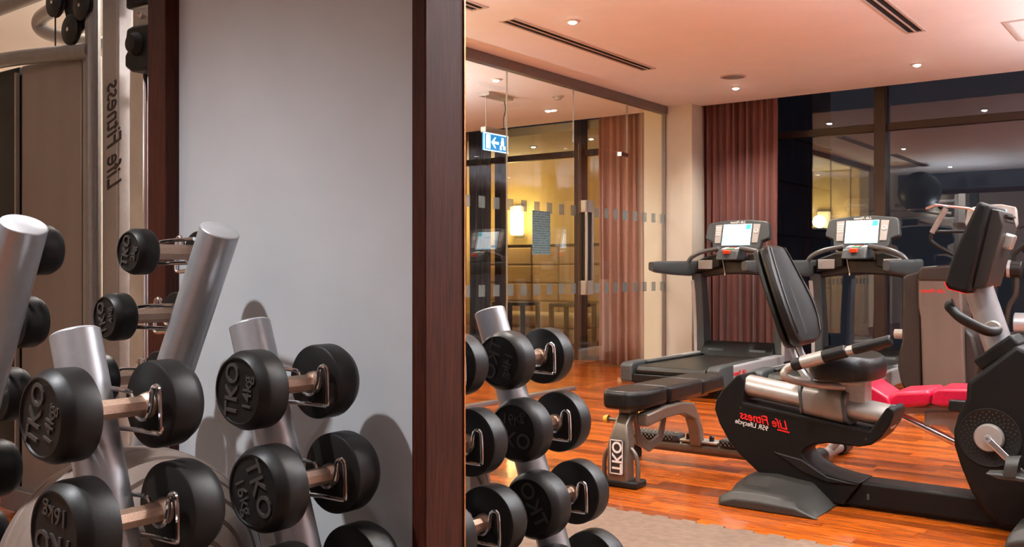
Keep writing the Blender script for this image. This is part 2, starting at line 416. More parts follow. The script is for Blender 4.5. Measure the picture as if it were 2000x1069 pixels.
# ------------------------------------------------------------------ glass partition with door
gp = thing('glass_partition', 'frameless clear glass wall along the left of the gym with frosted squares', 'glass wall', (SP, 3.2, 0))
seams = [3.20, 4.09, 4.98, 5.92, 6.86, 7.77, 8.51]
obj('top_rail', MB().box(SP - 0.035, SP + 0.035, 3.20, 8.51, H - 0.075, H), rail_metal, gp, 0.003)
obj('floor_channel', MB().box(SP - 0.03, SP + 0.03, 3.20, 6.86, 0, 0.025), rail_metal, gp, 0.002)
obj('floor_channel', MB().box(SP - 0.03, SP + 0.03, 7.77, 8.51, 0, 0.025), rail_metal, gp, 0.002)
obj('end_jamb', MB().box(SP - 0.02, SP + 0.02, 8.49, 8.51, 0.025, H - 0.075), rail_metal, gp)
for a, b in zip(seams[:-1], seams[1:]):
    z0 = 2.09 if a == 6.86 else 0.025
    obj('pane', MB().box(SP - 0.005, SP + 0.005, a + 0.002, b - 0.002, z0, H - 0.075), pane_clear, gp)
    if b < 8.5: obj('joint_strip', MB().box(SP - 0.006, SP + 0.006, b - 0.002, b + 0.002, 2.09 if 6.8 < b < 7.8 else 0.025, H - 0.075), champagne, gp)
t = 3.25
while t < 8.46:
    if not (6.86 < t + 0.05 < 7.74):
        for z in (1.47, 0.81):
            obj('frosted_square', MB().box(SP + 0.006, SP + 0.008, t, t + 0.075, z, z + 0.088), frosted, gp)
    t += 0.178
# door leaf, standing a little open into the gym (hinged at its far edge)
da = R(3.0)
dM = Matrix.Translation((SP, 7.76, 0)) @ Matrix.Rotation(da, 4, 'Z')
dr = MB()
dr.box(-0.005, 0.005, -0.89, 0, 0.015, 2.08, dM)
door = struct('door_1', dr, pane_clear)
for k in range(5):
    for z in (1.47, 0.81):
        y = -0.80 + 0.178 * k
        obj('frosted_square', MB().box(0.006, 0.008, y, y + 0.075, z, z + 0.088, dM), frosted, door)
obj('hinge_plate', MB().box(-0.02, 0.02, -0.14, 0, 0, 0.035, dM), chrome, door)
obj('hinge_plate', MB().box(-0.02, 0.02, -0.14, 0, 2.05, 2.085, dM), chrome, door)
hb = MB()
hb.box(0.045, 0.065, -0.865, -0.845, 0.80, 1.60, dM); hb.box(0.045, 0.065, -0.765, -0.745, 0.80, 1.60, dM)
hb.box(0.005, 0.065, -0.865, -0.745, 0.80, 0.92, dM); hb.box(0.005, 0.065, -0.865, -0.745, 1.50, 1.60, dM)
obj('pull_handle', hb, champagne, door, 0.003)
obj('lock_plate', MB().box(0.01, 0.05, -0.843, -0.767, 0.92, 1.50, dM), black_plastic, door, 0.003)
tag(obj('notice_sheet', MB().box(SP + 0.006, SP + 0.009, 6.25, 6.50, 1.135, 1.485), sheet_blue), 'pale blue printed notice sheet stuck on the glass wall', 'notice')

# ------------------------------------------------------------------ curtains
def curtain(name, label, x0, x1, y, m, folds, amp=0.045, z0=0.02, z1=H - 0.005, group=None):
    r = thing(name, label, 'curtain', ((x0 + x1) / 2, y, 0), group)
    n = folds * 10; rows = 10; g = []
    rg = random.Random(int(abs(x0) * 100))
    ph = [rg.uniform(-0.6, 0.6) for _ in range(folds + 1)]; am = [rg.uniform(0.7, 1.25) for _ in range(folds + 1)]
    for j in range(rows + 1):
        zf = j / rows; z = z0 + (z1 - z0) * zf
        ring = []
        for i in range(n + 1):
            q = i / n * folds; k = min(int(q), folds - 1); f = q - k
            a = am[k] * (1 - f) + am[k + 1] * f; p = ph[k] * (1 - f) + ph[k + 1] * f
            sw = 0.75 + 0.25 * math.sin(zf * 3 + k)
            yy = y + amp * a * sw * (1.0 if zf < 0.96 else 0.75) * math.sin(2 * math.pi * q + p * (1 - zf))
            xx = x0 + (x1 - x0) * i / n + 0.006 * math.sin(q * 9 + zf * 4)
            ring.append(Vector((xx, yy, z)))
        g.append(ring)
    mb = MB(); vs = [p for rr in g for p in rr]; fs = []
    for j in range(rows):
        for i in range(n):
            a = j * (n + 1) + i; fs.append((a, a + 1, a + n + 2, a + n + 1))
    mb.add(vs, fs)
    o = obj('cloth', mb, m, r, recalc=False)
    s = o.modifiers.new('thick', 'SOLIDIFY'); s.thickness = 0.004
    obj('heading_tape', MB().box(x0, x1, y - 0.008, y + 0.008, z1 - 0.05, z1 - 0.005), m, r)
    return r
curtain('curtain', 'dark red brown pleated curtain beside the pillar behind the left treadmill', -4.13, -3.38, 8.765, curtain_cloth, 11, amp=0.042, z1=HW - 0.02)
curtain('curtain', 'brown curtain seen through the glass wall, next to the cream pillar', -5.36, -4.70, 8.80, curtain_pale, 7, z1=HW - 0.02)
curtain('curtain', 'brown curtain at the far left of the glass wall, next to the wooden frame', -7.9, -7.17, 8.80, curtain_pale, 8, z1=HW - 0.02)
curtain('curtain', 'almost black drape hanging left of the window post behind the glass wall', -7.14, -6.82, 8.80, dark_cloth, 4, z1=HW - 0.02)

# ------------------------------------------------------------------ lounge beyond the glass; its window reflection built as a room behind
hb = thing('padded_wall_lining', 'tan upholstered wall lining of square cushions under the lit yellow wall', 'wall lining', (-7.3, 11.45, 0))
obj('back_board', MB().box(-9.05, -4.8, 11.47, 11.5, 0.02, 1.36), panel_cloth, hb)
obj('cap_rail', MB().box(-9.05, -4.8, 11.42, 11.5, 1.36, 1.39), dark_wood, hb, 0.004)
pmesh = None
for j in range(5):
    for i in range(9):
        x = -9.03 + i * 0.47; z = 0.05 + j * 0.262
        if pmesh is None:
            po = obj('cushion_panel', MB().box(x, x + 0.455, 11.42, 11.47, z, z + 0.25), panel_cloth, hb, 0.02, 3); pmesh = po; p0 = (x, z)
        else:
            c = pmesh.copy(); C.objects.link(c); c.parent = hb; c.location = (x - p0[0], 0, z - p0[1])
sc = thing('wall_sconce', 'glowing half cylinder wall lamp on the yellow lounge wall', 'lamp', (-8.37, 11.5, 1.74))
obj('shade', MB().box(-8.47, -8.27, 11.38, 11.49, 1.53, 1.96), sconce_glow, sc, 0.03, 4)
obj('back_plate', MB().box(-8.45, -8.29, 11.49, 11.5, 1.50, 1.99), champagne, sc, 0.004)
db = thing('day_bed', 'low cream upholstered day bed in front of the padded wall lining', 'bed', (-8.0, 11.0, 0))
obj('bed_base', MB().box(-8.9, -6.9, 10.85, 11.40, 0.02, 0.22), bed_cloth, db, 0.03, 3)
obj('mattress', MB().box(-8.9, -6.9, 10.83, 11.41, 0.225, 0.42), bed_cloth, db, 0.06, 4)
def side_table(label, x0, x1, y0, y1, h):
    r = thing('side_table', label, 'table', ((x0 + x1) / 2, (y0 + y1) / 2, 0))
    obj('table_top', MB().box(x0, x1, y0, y1, h - 0.045, h), dark_wood, r, 0.004)
    for a in (x0, x1 - 0.05):
        for b in (y0, y1 - 0.05): obj('leg', MB().box(a, a + 0.05, b, b + 0.05, 0, h - 0.045), dark_wood, r, 0.004)
side_table('dark wooden side table in front of the day bed, the left one', -7.96, -7.44, 10.30, 10.70, 0.585)
side_table('dark wooden side table near the mullion, right of the other table', -7.03, -6.55, 10.30, 10.70, 0.585)
es = thing('exit_sign', 'lit blue exit sign with white door and arrow hanging behind the glass wall', 'exit sign', (-5.37, 7.0, 2.10))
obj('ceiling_plate', MB().box(-5.43, -5.31, 6.83, 7.20, H - 0.035, H), champagne, es, 0.004)
for yy in (6.86, 7.15): obj('hanger_wire', MB().tube([(-5.37, yy, 2.30), (-5.37, yy, H - 0.03)], 0.003, 6), champagne, es)
obj('power_cord', MB().tube([(-5.36, 7.12, 2.30), (-5.35, 7.10, 2.40), (-5.36, 7.14, 2.5), (-5.36, 7.12, 2.59)], 0.005, 6, 5), black_plastic, es)
obj('housing', MB().box(-5.40, -5.34, 6.82, 7.18, 2.255, 2.305), champagne, es, 0.004)
sb = obj('sign_panel', MB().box(-5.378, -5.362, 6.82, 7.18, 2.095, 2.255), sign_blue, es)
bd = MB(); x1 = -5.361
for a in ((6.82, 7.18, 2.095, 2.103), (6.82, 7.18, 2.247, 2.255), (6.82, 6.828, 2.095, 2.255), (7.172, 7.18, 2.095, 2.255)): bd.box(x1 - 0.001, x1 + 0.001, *a)
bd.box(x1 - 0.001, x1 + 0.001, 6.855, 6.915, 2.115, 2.24)
bd.prism([(6.93, 2.175), (6.985, 2.225), (7.0, 2.225), (6.968, 2.187), (7.04, 2.187), (7.04, 2.163), (6.968, 2.163), (7.0, 2.125), (6.985, 2.125)], -0.001, 0.001, Matrix.Translation((x1, 0, 0)) @ Matrix(((0, 1, 0, 0), (1, 0, 0, 0), (0, 0, 1, 0), (0, 0, 0, 1))))
# running figure of the pictogram
bd.box(x1 - 0.001, x1 + 0.001, 7.085, 7.115, 2.205, 2.23); bd.box(x1 - 0.001, x1 + 0.001, 7.075, 7.12, 2.155, 2.20)
bd.box(x1 - 0.001, x1 + 0.001, 7.06, 7.085, 2.115, 2.155); bd.box(x1 - 0.001, x1 + 0.001, 7.11, 7.14, 2.12, 2.155)
obj('pictogram', bd, sign_white, sb)

# ------------------------------------------------------------------ ceiling fittings
_dl = None
def downlight(x, y, label, power, col=WARM, group=None, spot=128, blend=0.8):
    global _dl
    r = thing('downlight', label, 'downlight', (x, y, H), group)
    if _dl is None:
        a = obj('trim_ring', MB().lathe([(0.030, -0.010), (0.043, -0.008), (0.048, 0.0), (0.030, 0.0)], 24, Matrix.Translation((x, y, H))), vent_white, r)
        b = obj('lens', MB().lathe([(0.001, -0.022), (0.014, -0.020), (0.024, -0.015), (0.029, -0.008), (0.029, -0.001), (0.001, -0.001)], 20, Matrix.Translation((x, y, H))), lens_glow, r)
        _dl = (a, b)
    else:
        for q in _dl:
            c = q.copy(); C.objects.link(c); c.parent = r
    ld = bpy.data.lights.new('downlight_beam', 'SPOT'); ld.energy = power; ld.color = col; ld.spot_size = R(spot); ld.spot_blend = blend; ld.shadow_soft_size = 0.03
    lo = bpy.data.objects.new('downlight_beam', ld); C.objects.link(lo); lo.parent = r; lo.location = (0, 0, -0.035)
    return r
G = LAMP_GYM
downlight(-3.39, 5.24, 'small lit ceiling downlight between the two long air vents, nearest the glass wall', G)
downlight(-1.93, 7.93, 'lit ceiling downlight near the window, right of the ceiling speaker', G)
downlight(-3.46, 7.99, 'lit ceiling downlight just below the round ceiling speaker', G)
for (x, y) in ((-1.93, 5.24), (-0.45, 5.24), (-0.45, 7.95), (1.0, 5.24), (1.0, 7.95), (-1.95, 2.60), (-0.45, 2.52), (-3.40, 2.52)):  # unseen lamps added on the visible lamp grid for ceiling brightness
    downlight(x, y, 'added ceiling downlight of the gym, unseen outside the picture', G * (1.7 if x < -3 else 1.0), group='added unseen ceiling downlights')
downlight(-4.94, 6.45, 'lit ceiling downlight behind the glass wall, above the exit sign', LAMP_LOUNGE * 1.7)
downlight(-5.46, 7.99, 'lit ceiling downlight behind the glass wall, near the curtains', LAMP_LOUNGE * 2.2)
for (x, y) in ((-6.6, 6.45), (-7.2, 10.2), (-6.2, 10.0), (-5.5, 10.3)):
    downlight(x, y, 'small lounge ceiling downlight seen beyond the far window', LAMP_LOUNGE * 0.35, group='downlights of the lounge and its reflection beyond the lounge window')
for (x, y, k) in ((-1.95, 0.30, 1.35), (-3.4, 0.38, 0.2), (-0.45, 0.38, 0.2), (-1.9, -2.3, 0.5), (-0.4, -2.3, 0.5)):
    downlight(x, y, 'ceiling downlight over the dumbbell rack outside the picture', LAMP_FRONT * k, COOL, group='ceiling downlights over the rack', spot=105, blend=1.0)
pl = bpy.data.lights.new('sconce_bulb', 'POINT'); pl.energy = 55; pl.color = (1.0, 0.74, 0.34); pl.shadow_soft_size = 0.1
po = bpy.data.objects.new('sconce_bulb', pl); C.objects.link(po); po.parent = sc; po.location = (0, -0.28, 0.05); pl.energy = 24

s2 = thing('wall_sconce', 'wall lamp on the lounge wall, only its reflection shows in the gym window', 'lamp', (-5.17, 3.0, 1.74))
obj('shade', MB().box(-5.27, -5.07, 3.01, 3.12, 1.53, 1.96), sconce_glow, s2, 0.03, 4)
obj('back_plate', MB().box(-5.25, -5.09, 3.0, 3.01, 1.50, 1.99), champagne, s2, 0.004)
po = bpy.data.objects.new('sconce_bulb', pl.copy()); C.objects.link(po); po.parent = s2; po.location = (0, 0.28, 0.05); po.data.energy = 90
for x, y, pw_, lab in ((-3.13, 2.91, 85, 'added white floor uplighter, unseen behind the white wall'), (0.25, 4.1, 1050, 'added unseen white floor uplighter right of the picture, nearer one'), (0.75, 7.2, 560, 'added unseen white floor uplighter right of the picture, by the window'), (-3.9, -0.9, 60, 'added unseen white floor uplighter left of the picture, before the dumbbell rack'), (-6.5, 5.2, 600, 'added white floor uplighter in the lounge, unseen behind the white wall')):  # unseen lamps added to lift the brightness of ceilings and walls
    u_ = thing('added_uplighter', lab, 'lamp', (x, y, 0), 'added unseen floor uplighters')
    T = Matrix.Translation((x, y, 0))
    obj('base', MB().lathe([(0.0005, 0.0), (0.14, 0.0), (0.14, 0.02), (0.02, 0.035), (0.0005, 0.035)], 28, T), light_plastic, u_)
    obj('stem', MB().tube([(x, y, 0.03), (x, y, 1.62)], 0.014, 12), light_plastic, u_)
    obj('bowl', MB().lathe([(0.0005, 1.60), (0.06, 1.61), (0.13, 1.67), (0.15, 1.72), (0.142, 1.72), (0.06, 1.63), (0.0005, 1.62)], 28, T), light_plastic, u_)
    ld = bpy.data.lights.new('added_uplighter_beam', 'SPOT'); ld.energy = pw_ * LAMP_UP; ld.color = (0.88, 0.94, 1.0); ld.spot_size = R(160); ld.spot_blend = 0.6; ld.shadow_soft_size = 0.08
    lo = bpy.data.objects.new('added_uplighter_beam', ld); C.objects.link(lo); lo.parent = u_; lo.location = (0, 0, 1.70); lo.rotation_euler = (R(180), 0, 0)

def vent(label, x, y0, y1):
    r = thing('linear_air_vent', label, 'air vent', (x, (y0 + y1) / 2, H))
    f = MB(); z0, z1 = H - 0.006, H
    f.box(x - 0.065, x - 0.047, y0, y1, z0, z1); f.box(x + 0.047, x + 0.065, y0, y1, z0, z1); f.box(x - 0.047, x + 0.047, y0, y0 + 0.02, z0, z1); f.box(x - 0.047, x + 0.047, y1 - 0.02, y1, z0, z1)
    obj('frame', f, vent_white, r)
    obj('dark_slot', MB().box(x - 0.047, x + 0.047, y0 + 0.02, y1 - 0.02, H - 0.0015, H), vent_dark, r)
    for dx in (-0.020, 0.0, 0.020): obj('louvre', MB().box(x + dx - (0.006 if dx == 0 else 0.0015), x + dx + (0.006 if dx == 0 else 0.0015), y0 + 0.02, y1 - 0.02, z0, H - 0.001), vent_white if dx == 0 else bronze_frame, r)
vent('long slot air vent in the ceiling beside the glass wall, fully in view', -3.71, 4.95, 6.86)
vent('slot air vent at the top left of the ceiling, cut by the frame', -3.69, 2.75, 4.66)
vent('slot air vent at the top right of the ceiling', -1.675, 4.95, 6.86)
r = thing('ceiling_speaker', 'round flush ceiling speaker grille beside a downlight', 'speaker', (-3.28, 7.52, H))
obj('grille', MB().lathe([(0.001, -0.010), (0.085, -0.010), (0.09, -0.006), (0.09, 0.0), (0.001, 0.0)], 32, Matrix.Translation((-3.28, 7.52, H))), champagne, r)
obj('rim', MB().lathe([(0.09, -0.008), (0.105, -0.006), (0.105, 0.0), (0.09, 0.0)], 32, Matrix.Translation((-3.28, 7.52, H))), vent_white, r)
r = thing('ceiling_hatch', 'square flush access hatch in the ceiling at the right edge', 'hatch', (-0.85, 7.2, H))
obj('hatch_panel', MB().box(-1.13, -0.55, 6.95, 7.52, H - 0.004, H), ceiling_paint, r, 0.002)
fr = MB()
for a in ((-1.16, -1.135, 6.92, 7.55), (-0.545, -0.52, 6.92, 7.55), (-1.135, -0.545, 6.92, 6.945), (-1.135, -0.545, 7.525, 7.55)): fr.box(*a, H - 0.006, H)
obj('hatch_frame', fr, vent_white, r)
r = thing('smoke_detector', 'small pale smoke detector on the ceiling behind the glass wall', 'smoke detector', (-4.94, 7.39, H))
obj('base', MB().lathe([(0.001, -0.015), (0.055, -0.015), (0.055, 0), (0.001, 0)], 24, Matrix.Translation((-4.94, 7.39, H))), light_plastic, r)
obj('sensor', MB().lathe([(0.001, -0.04), (0.03, -0.038), (0.036, -0.016), (0.001, -0.016)], 20, Matrix.Translation((-4.94, 7.39, H))), light_plastic, r)

# rubber mat under the rack with toothed puzzle edge
mp_ = MB(); pts = []
x = -3.6; i = 0
while x < 1.0:
    yy = 3.49 + (0.012 if i % 2 else -0.012)
    pts += [(x, yy), (x + 0.06, yy)]; x += 0.06; i += 1
top = pts + [(1.0, -0.6), (-3.6, -0.6)]
mp_.rings([[Vector((a, b, 0.0)) for a, b in top], [Vector((a, b, 0.008)) for a, b in top]])
tag(obj('rubber_mat', mp_, mat_rubber, smooth=False), 'tan rubber floor mat with jigsaw edge under the dumbbells', 'mat')

# ------------------------------------------------------------------ dumbbell rack, dumbbells, ball (and its mirror image built again beyond the right frame)
WHERE_NEAR = 'in front of the white wall'
RZ = 0.008
POLE = 0.041
def right_leg(z): return -1.575 + 0.35 * (0.90 - z)      # x of the leg axis at height z
def left_leg(z, y): return (-1.745 if y < 1 else -1.668) - 0.53 * (1.085 - z)
YA, YB = 0.875, 1.24
SPEC = {'2kg': (0.0485, 0.046, 0.060), '4kg': (0.0515, 0.050, 0.060), '6kg': (0.054, 0.054, 0.060), '8kg': (0.059, 0.058, 0.060),
        '10kg': (0.064, 0.060, 0.060), '14kg': (0.074, 0.064, 0.061), '16kg': (0.079, 0.068, 0.061), '18kg': (0.082, 0.072, 0.061), '20kg': (0.085, 0.075, 0.061)}
_db = {}
def dumbbell(wt, label, x, y, z, roll, group):
    r = thing('dumbbell', label, 'dumbbell', (x, y, z), group)
    r.rotation_euler = (0, R(roll), 0)
    if wt in _db:
        for ch in _db[wt].children: copy_tree(ch, r)
        return r
    D, th, g = SPEC[wt]
    prof = [(0.0005, g), (D * 0.93, g), (D * 0.985, g + 0.003), (D, g + 0.008), (D, g + th * 0.66), (D * 0.985, g + th * 0.74), (D * 0.87, g + th * 0.965), (D * 0.84, g + th), (D * 0.80, g + th),
            (D * 0.785, g + th - 0.003), (0.0005, g + th - 0.003)]
    def add(name, mb, m, **k):
        o = bpy.data.objects.new(name, mesh_of(name, mb, m, **k)); C.objects.link(o); o.parent = r; return o
    for sgn in (1, -1):
        M = Matrix.Rotation(R(90) * sgn, 4, 'X')
        h = add('head', MB().lathe(prof, 44, M), rubber)
        yy = -sgn * (g + th - 0.0025)
        s = D / 0.074
        tx = MB().text('TKO', 0.050 * s, (0, yy, 0.015 * s), (sgn, 0, 0), (0, 0, 1), 0.0022, off=0.012)
        tx.text(wt, 0.034 * s, (0, yy, -0.029 * s), (sgn, 0, 0), (0, 0, 1), 0.0020, off=0.010)
        t = bpy.data.objects.new('lettering', mesh_of('lettering', tx, letter_rubber, smooth=False)); C.objects.link(t); t.parent = h
        if D > 0.07: add('weld_collar', MB().lathe([(0.0175, g - 0.016), (0.0215, g - 0.008), (0.0225, g)], 16, M), knurl)
    add('handle', MB().lathe([(0.0170, -g), (0.0172, -g * 0.5), (0.0172, g * 0.5), (0.0170, g)], 8, Matrix.Rotation(R(90), 4, 'X')), knurl)
    _db[wt] = r
    return r

rack = thing('dumbbell_rack', 'silver A-frame dumbbell rack with four slanted poles in front of the white wall', 'dumbbell rack', (-1.7, 1.06, RZ))
for y, n in ((YA, 'A'), (YB, 'B')):
    def pole(p, q):
        o = obj('pole', MB().tube([q, p], POLE, 28), silver, rack, 0.002, 2)
        d = (Vector(p) - Vector(q)).normalized()
        M = Matrix.Translation(Vector(p)) @ d.to_track_quat('Z', 'Y').to_matrix().to_4x4()
        obj('end_cap', MB().lathe([(0.0005, 0.002), (POLE * 0.9, 0.002), (POLE * 0.97, 0.0), (POLE * 0.97, -0.01), (0.0005, -0.01)], 28, M), silver_cap, o)
        return o
    pole((right_leg(0.895), y, 0.895), (right_leg(0.03), y, 0.03))
    pole((left_leg(1.085, y), y, 1.085), (left_leg(0.03, y), y, 0.03))
    obj('cross_brace', MB().tube([(right_leg(0.186), y, 0.186), (left_leg(0.186, y), y, 0.186)], 0.02, 12), silver, rack)
    for xf in (right_leg(0.02), left_leg(0.02, y)):
        obj('foot', MB().lathe([(0.055, RZ), (0.055, 0.03), (0.045, 0.04), (0.001, 0.04)], 24, Matrix.Translation((xf, y, 0))), black_plastic, rack)
for x in (-1.57, -1.87): obj('ball_rail', MB().tube([(x, YA, 0.186), (x, YB, 0.186)], 0.02, 12), silver, rack)
obj('tie_bar', MB().tube([(right_leg(0.08), YA, 0.08), (right_leg(0.08), YB, 0.08)], 0.02, 12), silver, rack)
def hooks(x, y, z, xp, g, side, second=False):
    """bent wire cradle: out of the pole, up and over, down under the handle, back to the pole"""
    for sg in (1, -1):
        yh = y + sg * (g - (0.014 if sg > 0 else 0.005)); k = side; e = 1.0 if sg > 0 else 0.6
        pr_ = POLE * 0.9
        P = [(xp + k * pr_ * 0.6, y + sg * 0.03, z - 0.040 * e), (x - k * 0.005, y + sg * 0.040, z - 0.040 * e), (x + k * 0.040 * e, yh, z - 0.042 * e), (x + k * 0.052 * e, yh, z - 0.040 * e), (x + k * 0.055 * e, yh, z - 0.030 * e),
             (x + k * 0.053 * e, yh, z + 0.022 * e), (x + k * 0.047 * e, yh, z + 0.034 * e), (x + k * 0.038 * e, yh, z + 0.035 * e), (x + k * 0.030 * e, yh, z + 0.026 * e), (x + k * 0.024 * max(e, 0.8), yh, z - 0.004), (x + k * 0.012, yh, z - 0.0205),
             (x - k * 0.004, yh, z - 0.0222), (x - k * 0.020, yh, z - 0.012), (x - k * 0.026, yh, z + 0.012), (x - k * 0.030, y + sg * 0.042, z + 0.022), (xp + k * pr_ * 0.6, y + sg * 0.03, z + 0.026)]
        mb = MB().tube(P, 0.0042, 8, 4)
        if second:      # the second rack is the mirror image of the first, so its local y runs the other way
            for p in mb.v: p.y = 2 * rack2.location.y - p.y
        obj('cradle', mb, chrome, rack2 if second else rack)
NG = 'black rubber dumbbells on the rack by the white wall'
def rt(z): return -1.45 + (0.776 - z) * 0.28
for wt, y, z, roll, lab in (
    ('14kg', YA, 0.776, -74, 'black 14kg rubber dumbbell at the top of the nearest silver pole on the left'),
    ('16kg', YA, 0.606, 184, 'black 16kg rubber dumbbell with upside-down lettering at the bottom left'),
    ('14kg', YB, 0.780, -86, 'black 14kg rubber dumbbell at the top of the pole in front of the white wall'),
    ('16kg', YB, 0.604, 66, 'black 16kg rubber dumbbell in front of the white wall, second from top'),
    ('18kg', YB, 0.428, 20, 'black dumbbell at the lower edge in front of the white wall, only its top showing')):
    x = rt(z); dumbbell(wt, lab, x, y, z, roll, NG); hooks(x, y, z, right_leg(z), SPEC[wt][2], 1)
for wt, y, x, z, roll, lab in (
    ('2kg', YB, -1.833, 1.041, -78, 'small 2kg dumbbell, topmost on the far left-leaning pole beside the wooden frame'),
    ('4kg', YB, -1.915, 0.902, -104, 'small 4kg dumbbell just below the 2kg one by the wooden frame'),
    ('6kg', YB, -1.985, 0.762, -60, 'small black dumbbell half hidden behind the nearest silver pole'),
    ('2kg', YA, -1.840, 1.041, 40, 'small dumbbell behind the large silver pole end at the left edge, topmost'),
    ('4kg', YA, -1.905, 0.900, 200, 'small dumbbell behind the left edge pole, second from top'),
    ('6kg', YA, -1.975, 0.752, 130, 'black dumbbell at the left edge, third from top on its pole'),
    ('8kg', YA, -2.035, 0.594, 10, 'black dumbbell at the left edge, level with the upside-down 16kg one'),
    ('10kg', YA, -2.09, 0.44, 10, 'black dumbbell in the bottom left corner')):
    dumbbell(wt, lab, x, y, z, roll, NG); hooks(x, y, z, left_leg(z, y), SPEC[wt][2], -1)
ball = thing('exercise_ball', 'large beige ribbed exercise ball lying inside the dumbbell rack', 'exercise ball', (-1.72, 1.0757, 0.407))
prof = []
n = 120
for i in range(n + 1):
    a = math.pi * i / n
    rr = 0.247
    if 4 <= i <= n - 4 and i % 8 == 0: rr -= 0.0055
    prof.append((max(1e-4, rr * math.sin(a)), -rr * math.cos(a)))
BM = Matrix.Translation((-1.72, 1.0757, 0.407)) @ Vector((0.96, -0.04, 0.2)).to_track_quat('Z', 'Y').to_matrix().to_4x4()
obj('shell', MB().lathe(prof, 64, BM), ball_vinyl, ball)
obj('valve_plug', MB().lathe([(0.0005, 0.249), (0.008, 0.249), (0.009, 0.2455), (0.0005, 0.2455)], 16, BM), light_plastic, ball)

# mirror reflection of the first set, built as objects beyond the right-hand frame
def mirrored(o, label, group=None):
    c = copy_tree(o); c.location = (o.location.x, 2 * T0 - o.location.y, o.location.z)
    c.rotation_euler = o.rotation_euler; c.scale = (1, -1, 1); c['label'] = label
    if group: c['group'] = group
    return c
rack2 = mirrored(rack, 'reflected dark silver dumbbell rack beyond the right wooden frame, one slanted pole showing')
mirrored(ball, 'reflected ribbed exercise ball beyond the right wooden frame, behind the black dumbbells')
MG = 'reflected black rubber dumbbells beyond the right wooden frame'
def mdb(wt, y, z, roll, lab):
    d = dumbbell(wt, lab, rt(z), 2 * T0 - y, z, roll, MG); d.scale = (1, -1, 1)
mdb('14kg', YA, 0.776, -74, 'reflected black dumbbell beyond the right frame, top of the column with the silver pole end')
mdb('16kg', YA, 0.606, 184, 'reflected black dumbbell beyond the right frame, second in the column below the pole end')
mdb('18kg', YA, 0.428, 60, 'reflected black dumbbell beyond the right frame, third in the column, above the tan mat')
mdb('20kg', YA, 0.250, 20, 'reflected black dumbbell at the lower edge beyond the right frame, before the tan mat')
mdb('14kg', YB, 0.780, -86, 'reflected black dumbbell cut by the right wooden frame, uppermost of three')
mdb('16kg', YB, 0.604, 66, 'reflected black dumbbell cut by the right wooden frame, middle of three')
mdb('18kg', YB, 0.428, 20, 'reflected black dumbbell cut by the right wooden frame, lowest of three')
for o in [q for q in rack2.children if q.name.startswith('cradle')]: bpy.data.objects.remove(o)
for y, z in ((YA, 0.776), (YA, 0.606), (YA, 0.428), (YA, 0.25), (YB, 0.780), (YB, 0.604), (YB, 0.428)):
    hooks(rt(z), 2 * T0 - y, z, right_leg(z), 0.061, 1, True)

bb_ = thing('black_exercise_ball', 'large black exercise ball on a high shelf, reflected dimly in the right window', 'exercise ball', (-3.72, 3.05, 2.20))
prof = [(max(1e-4, 0.31 * math.sin(math.pi * i / 40)), -0.31 * math.cos(math.pi * i / 40)) for i in range(41)]
obj('shell', MB().lathe(prof, 48, Matrix.Translation((-3.72, 3.05, 2.20))), rubber, bb_)
obj('valve_plug', MB().lathe([(0.0005, 0.312), (0.01, 0.312), (0.01, 0.305), (0.0005, 0.305)], 12, Matrix.Translation((-3.72, 3.05, 2.20))), light_plastic, bb_)
sf = thing('wall_shelf', 'grey wall shelf ring that carries the black exercise ball', 'shelf', (SP, 3.05, 1.9))
obj('ring', MB().tube([(-3.72 + 0.18 * math.cos(a), 3.05 + 0.18 * math.sin(a), 1.932) for a in [2 * math.pi * k / 32 for k in range(33)]], 0.014, 10), grey_metal, sf)
for yy in (2.93, 3.17): obj('bracket', MB().bar((SP, yy, 1.932), (-3.86, yy, 1.932), 0.02, 0.02), grey_metal, sf)

# ------------------------------------------------------------------ multi-gym seen through the left opening
mg = thing('multi_gym', 'grey multi-gym weight machine with pulleys and shrouded stack left of the wooden frame', 'multi-gym', (-3.5, 2.0, 0))
def q(x, z): return x * 0.909, 1 + (z - 1) * 0.909
def mgb(name, x0, x1, z0, z1, m, y0=1.98, y1=2.02, bev=0.004, parent=None):
    a, b = q(x0, z0)[1], q(x0, z1)[1]
    return obj(name, MB().box(x0 * 0.909, x1 * 0.909, y0, y1, max(a, 0.0), b), m, parent or mg, bev)
mgb('base_frame', -4.5, -3.38, -0.08, 0.02, grey_metal, 1.95, 2.25)
sh = mgb('stack_shroud', -4.382, -3.878, -0.04, 1.93, shroud_brown, 1.985, 2.03, 0.006)
mgb('shroud_edge', -3.876, -3.800, -0.04, 1.905, champagne, 1.99, 2.03, 0.004)
mgb('weight_tower', -4.66, -4.405, -0.04, 1.93, black_plastic, 1.985, 2.03, 0.006)
gr = mgb('guide_rod', -4.412, -4.398, 0.0, 1.90, champagne, 1.97, 1.985, 0.0)
mgb('round_upright', -3.8, -3.735, 0.0, 2.35, grey_metal, 1.95, 2.0, 0.022)
fu = mgb('flat_upright', -3.721, -3.604, 0.0, 2.35, champagne, 1.985, 2.05, 0.008)
cp = mgb('chrome_post', -3.535, -3.421, 0.0, 1.82, chrome, 1.99, 2.06, 0.012)
tx = MB().text('Life Fitness', 0.135, (-3.302, 1.984, 1.495), (0, 0, 1), (1, 0, 0), 0.001, 0.5, width=0.66, off=0.004)
p = [(-3.705, 1.46), (-3.722, 1.40), (-3.708, 1.345), (-3.655, 1.39), (-3.715, 1.335), (-3.73, 1.32)]
obj('logo', tx, ink, fu, smooth=False)
a = q(-4.7, 1.965); b = q(-3.77, 1.915)
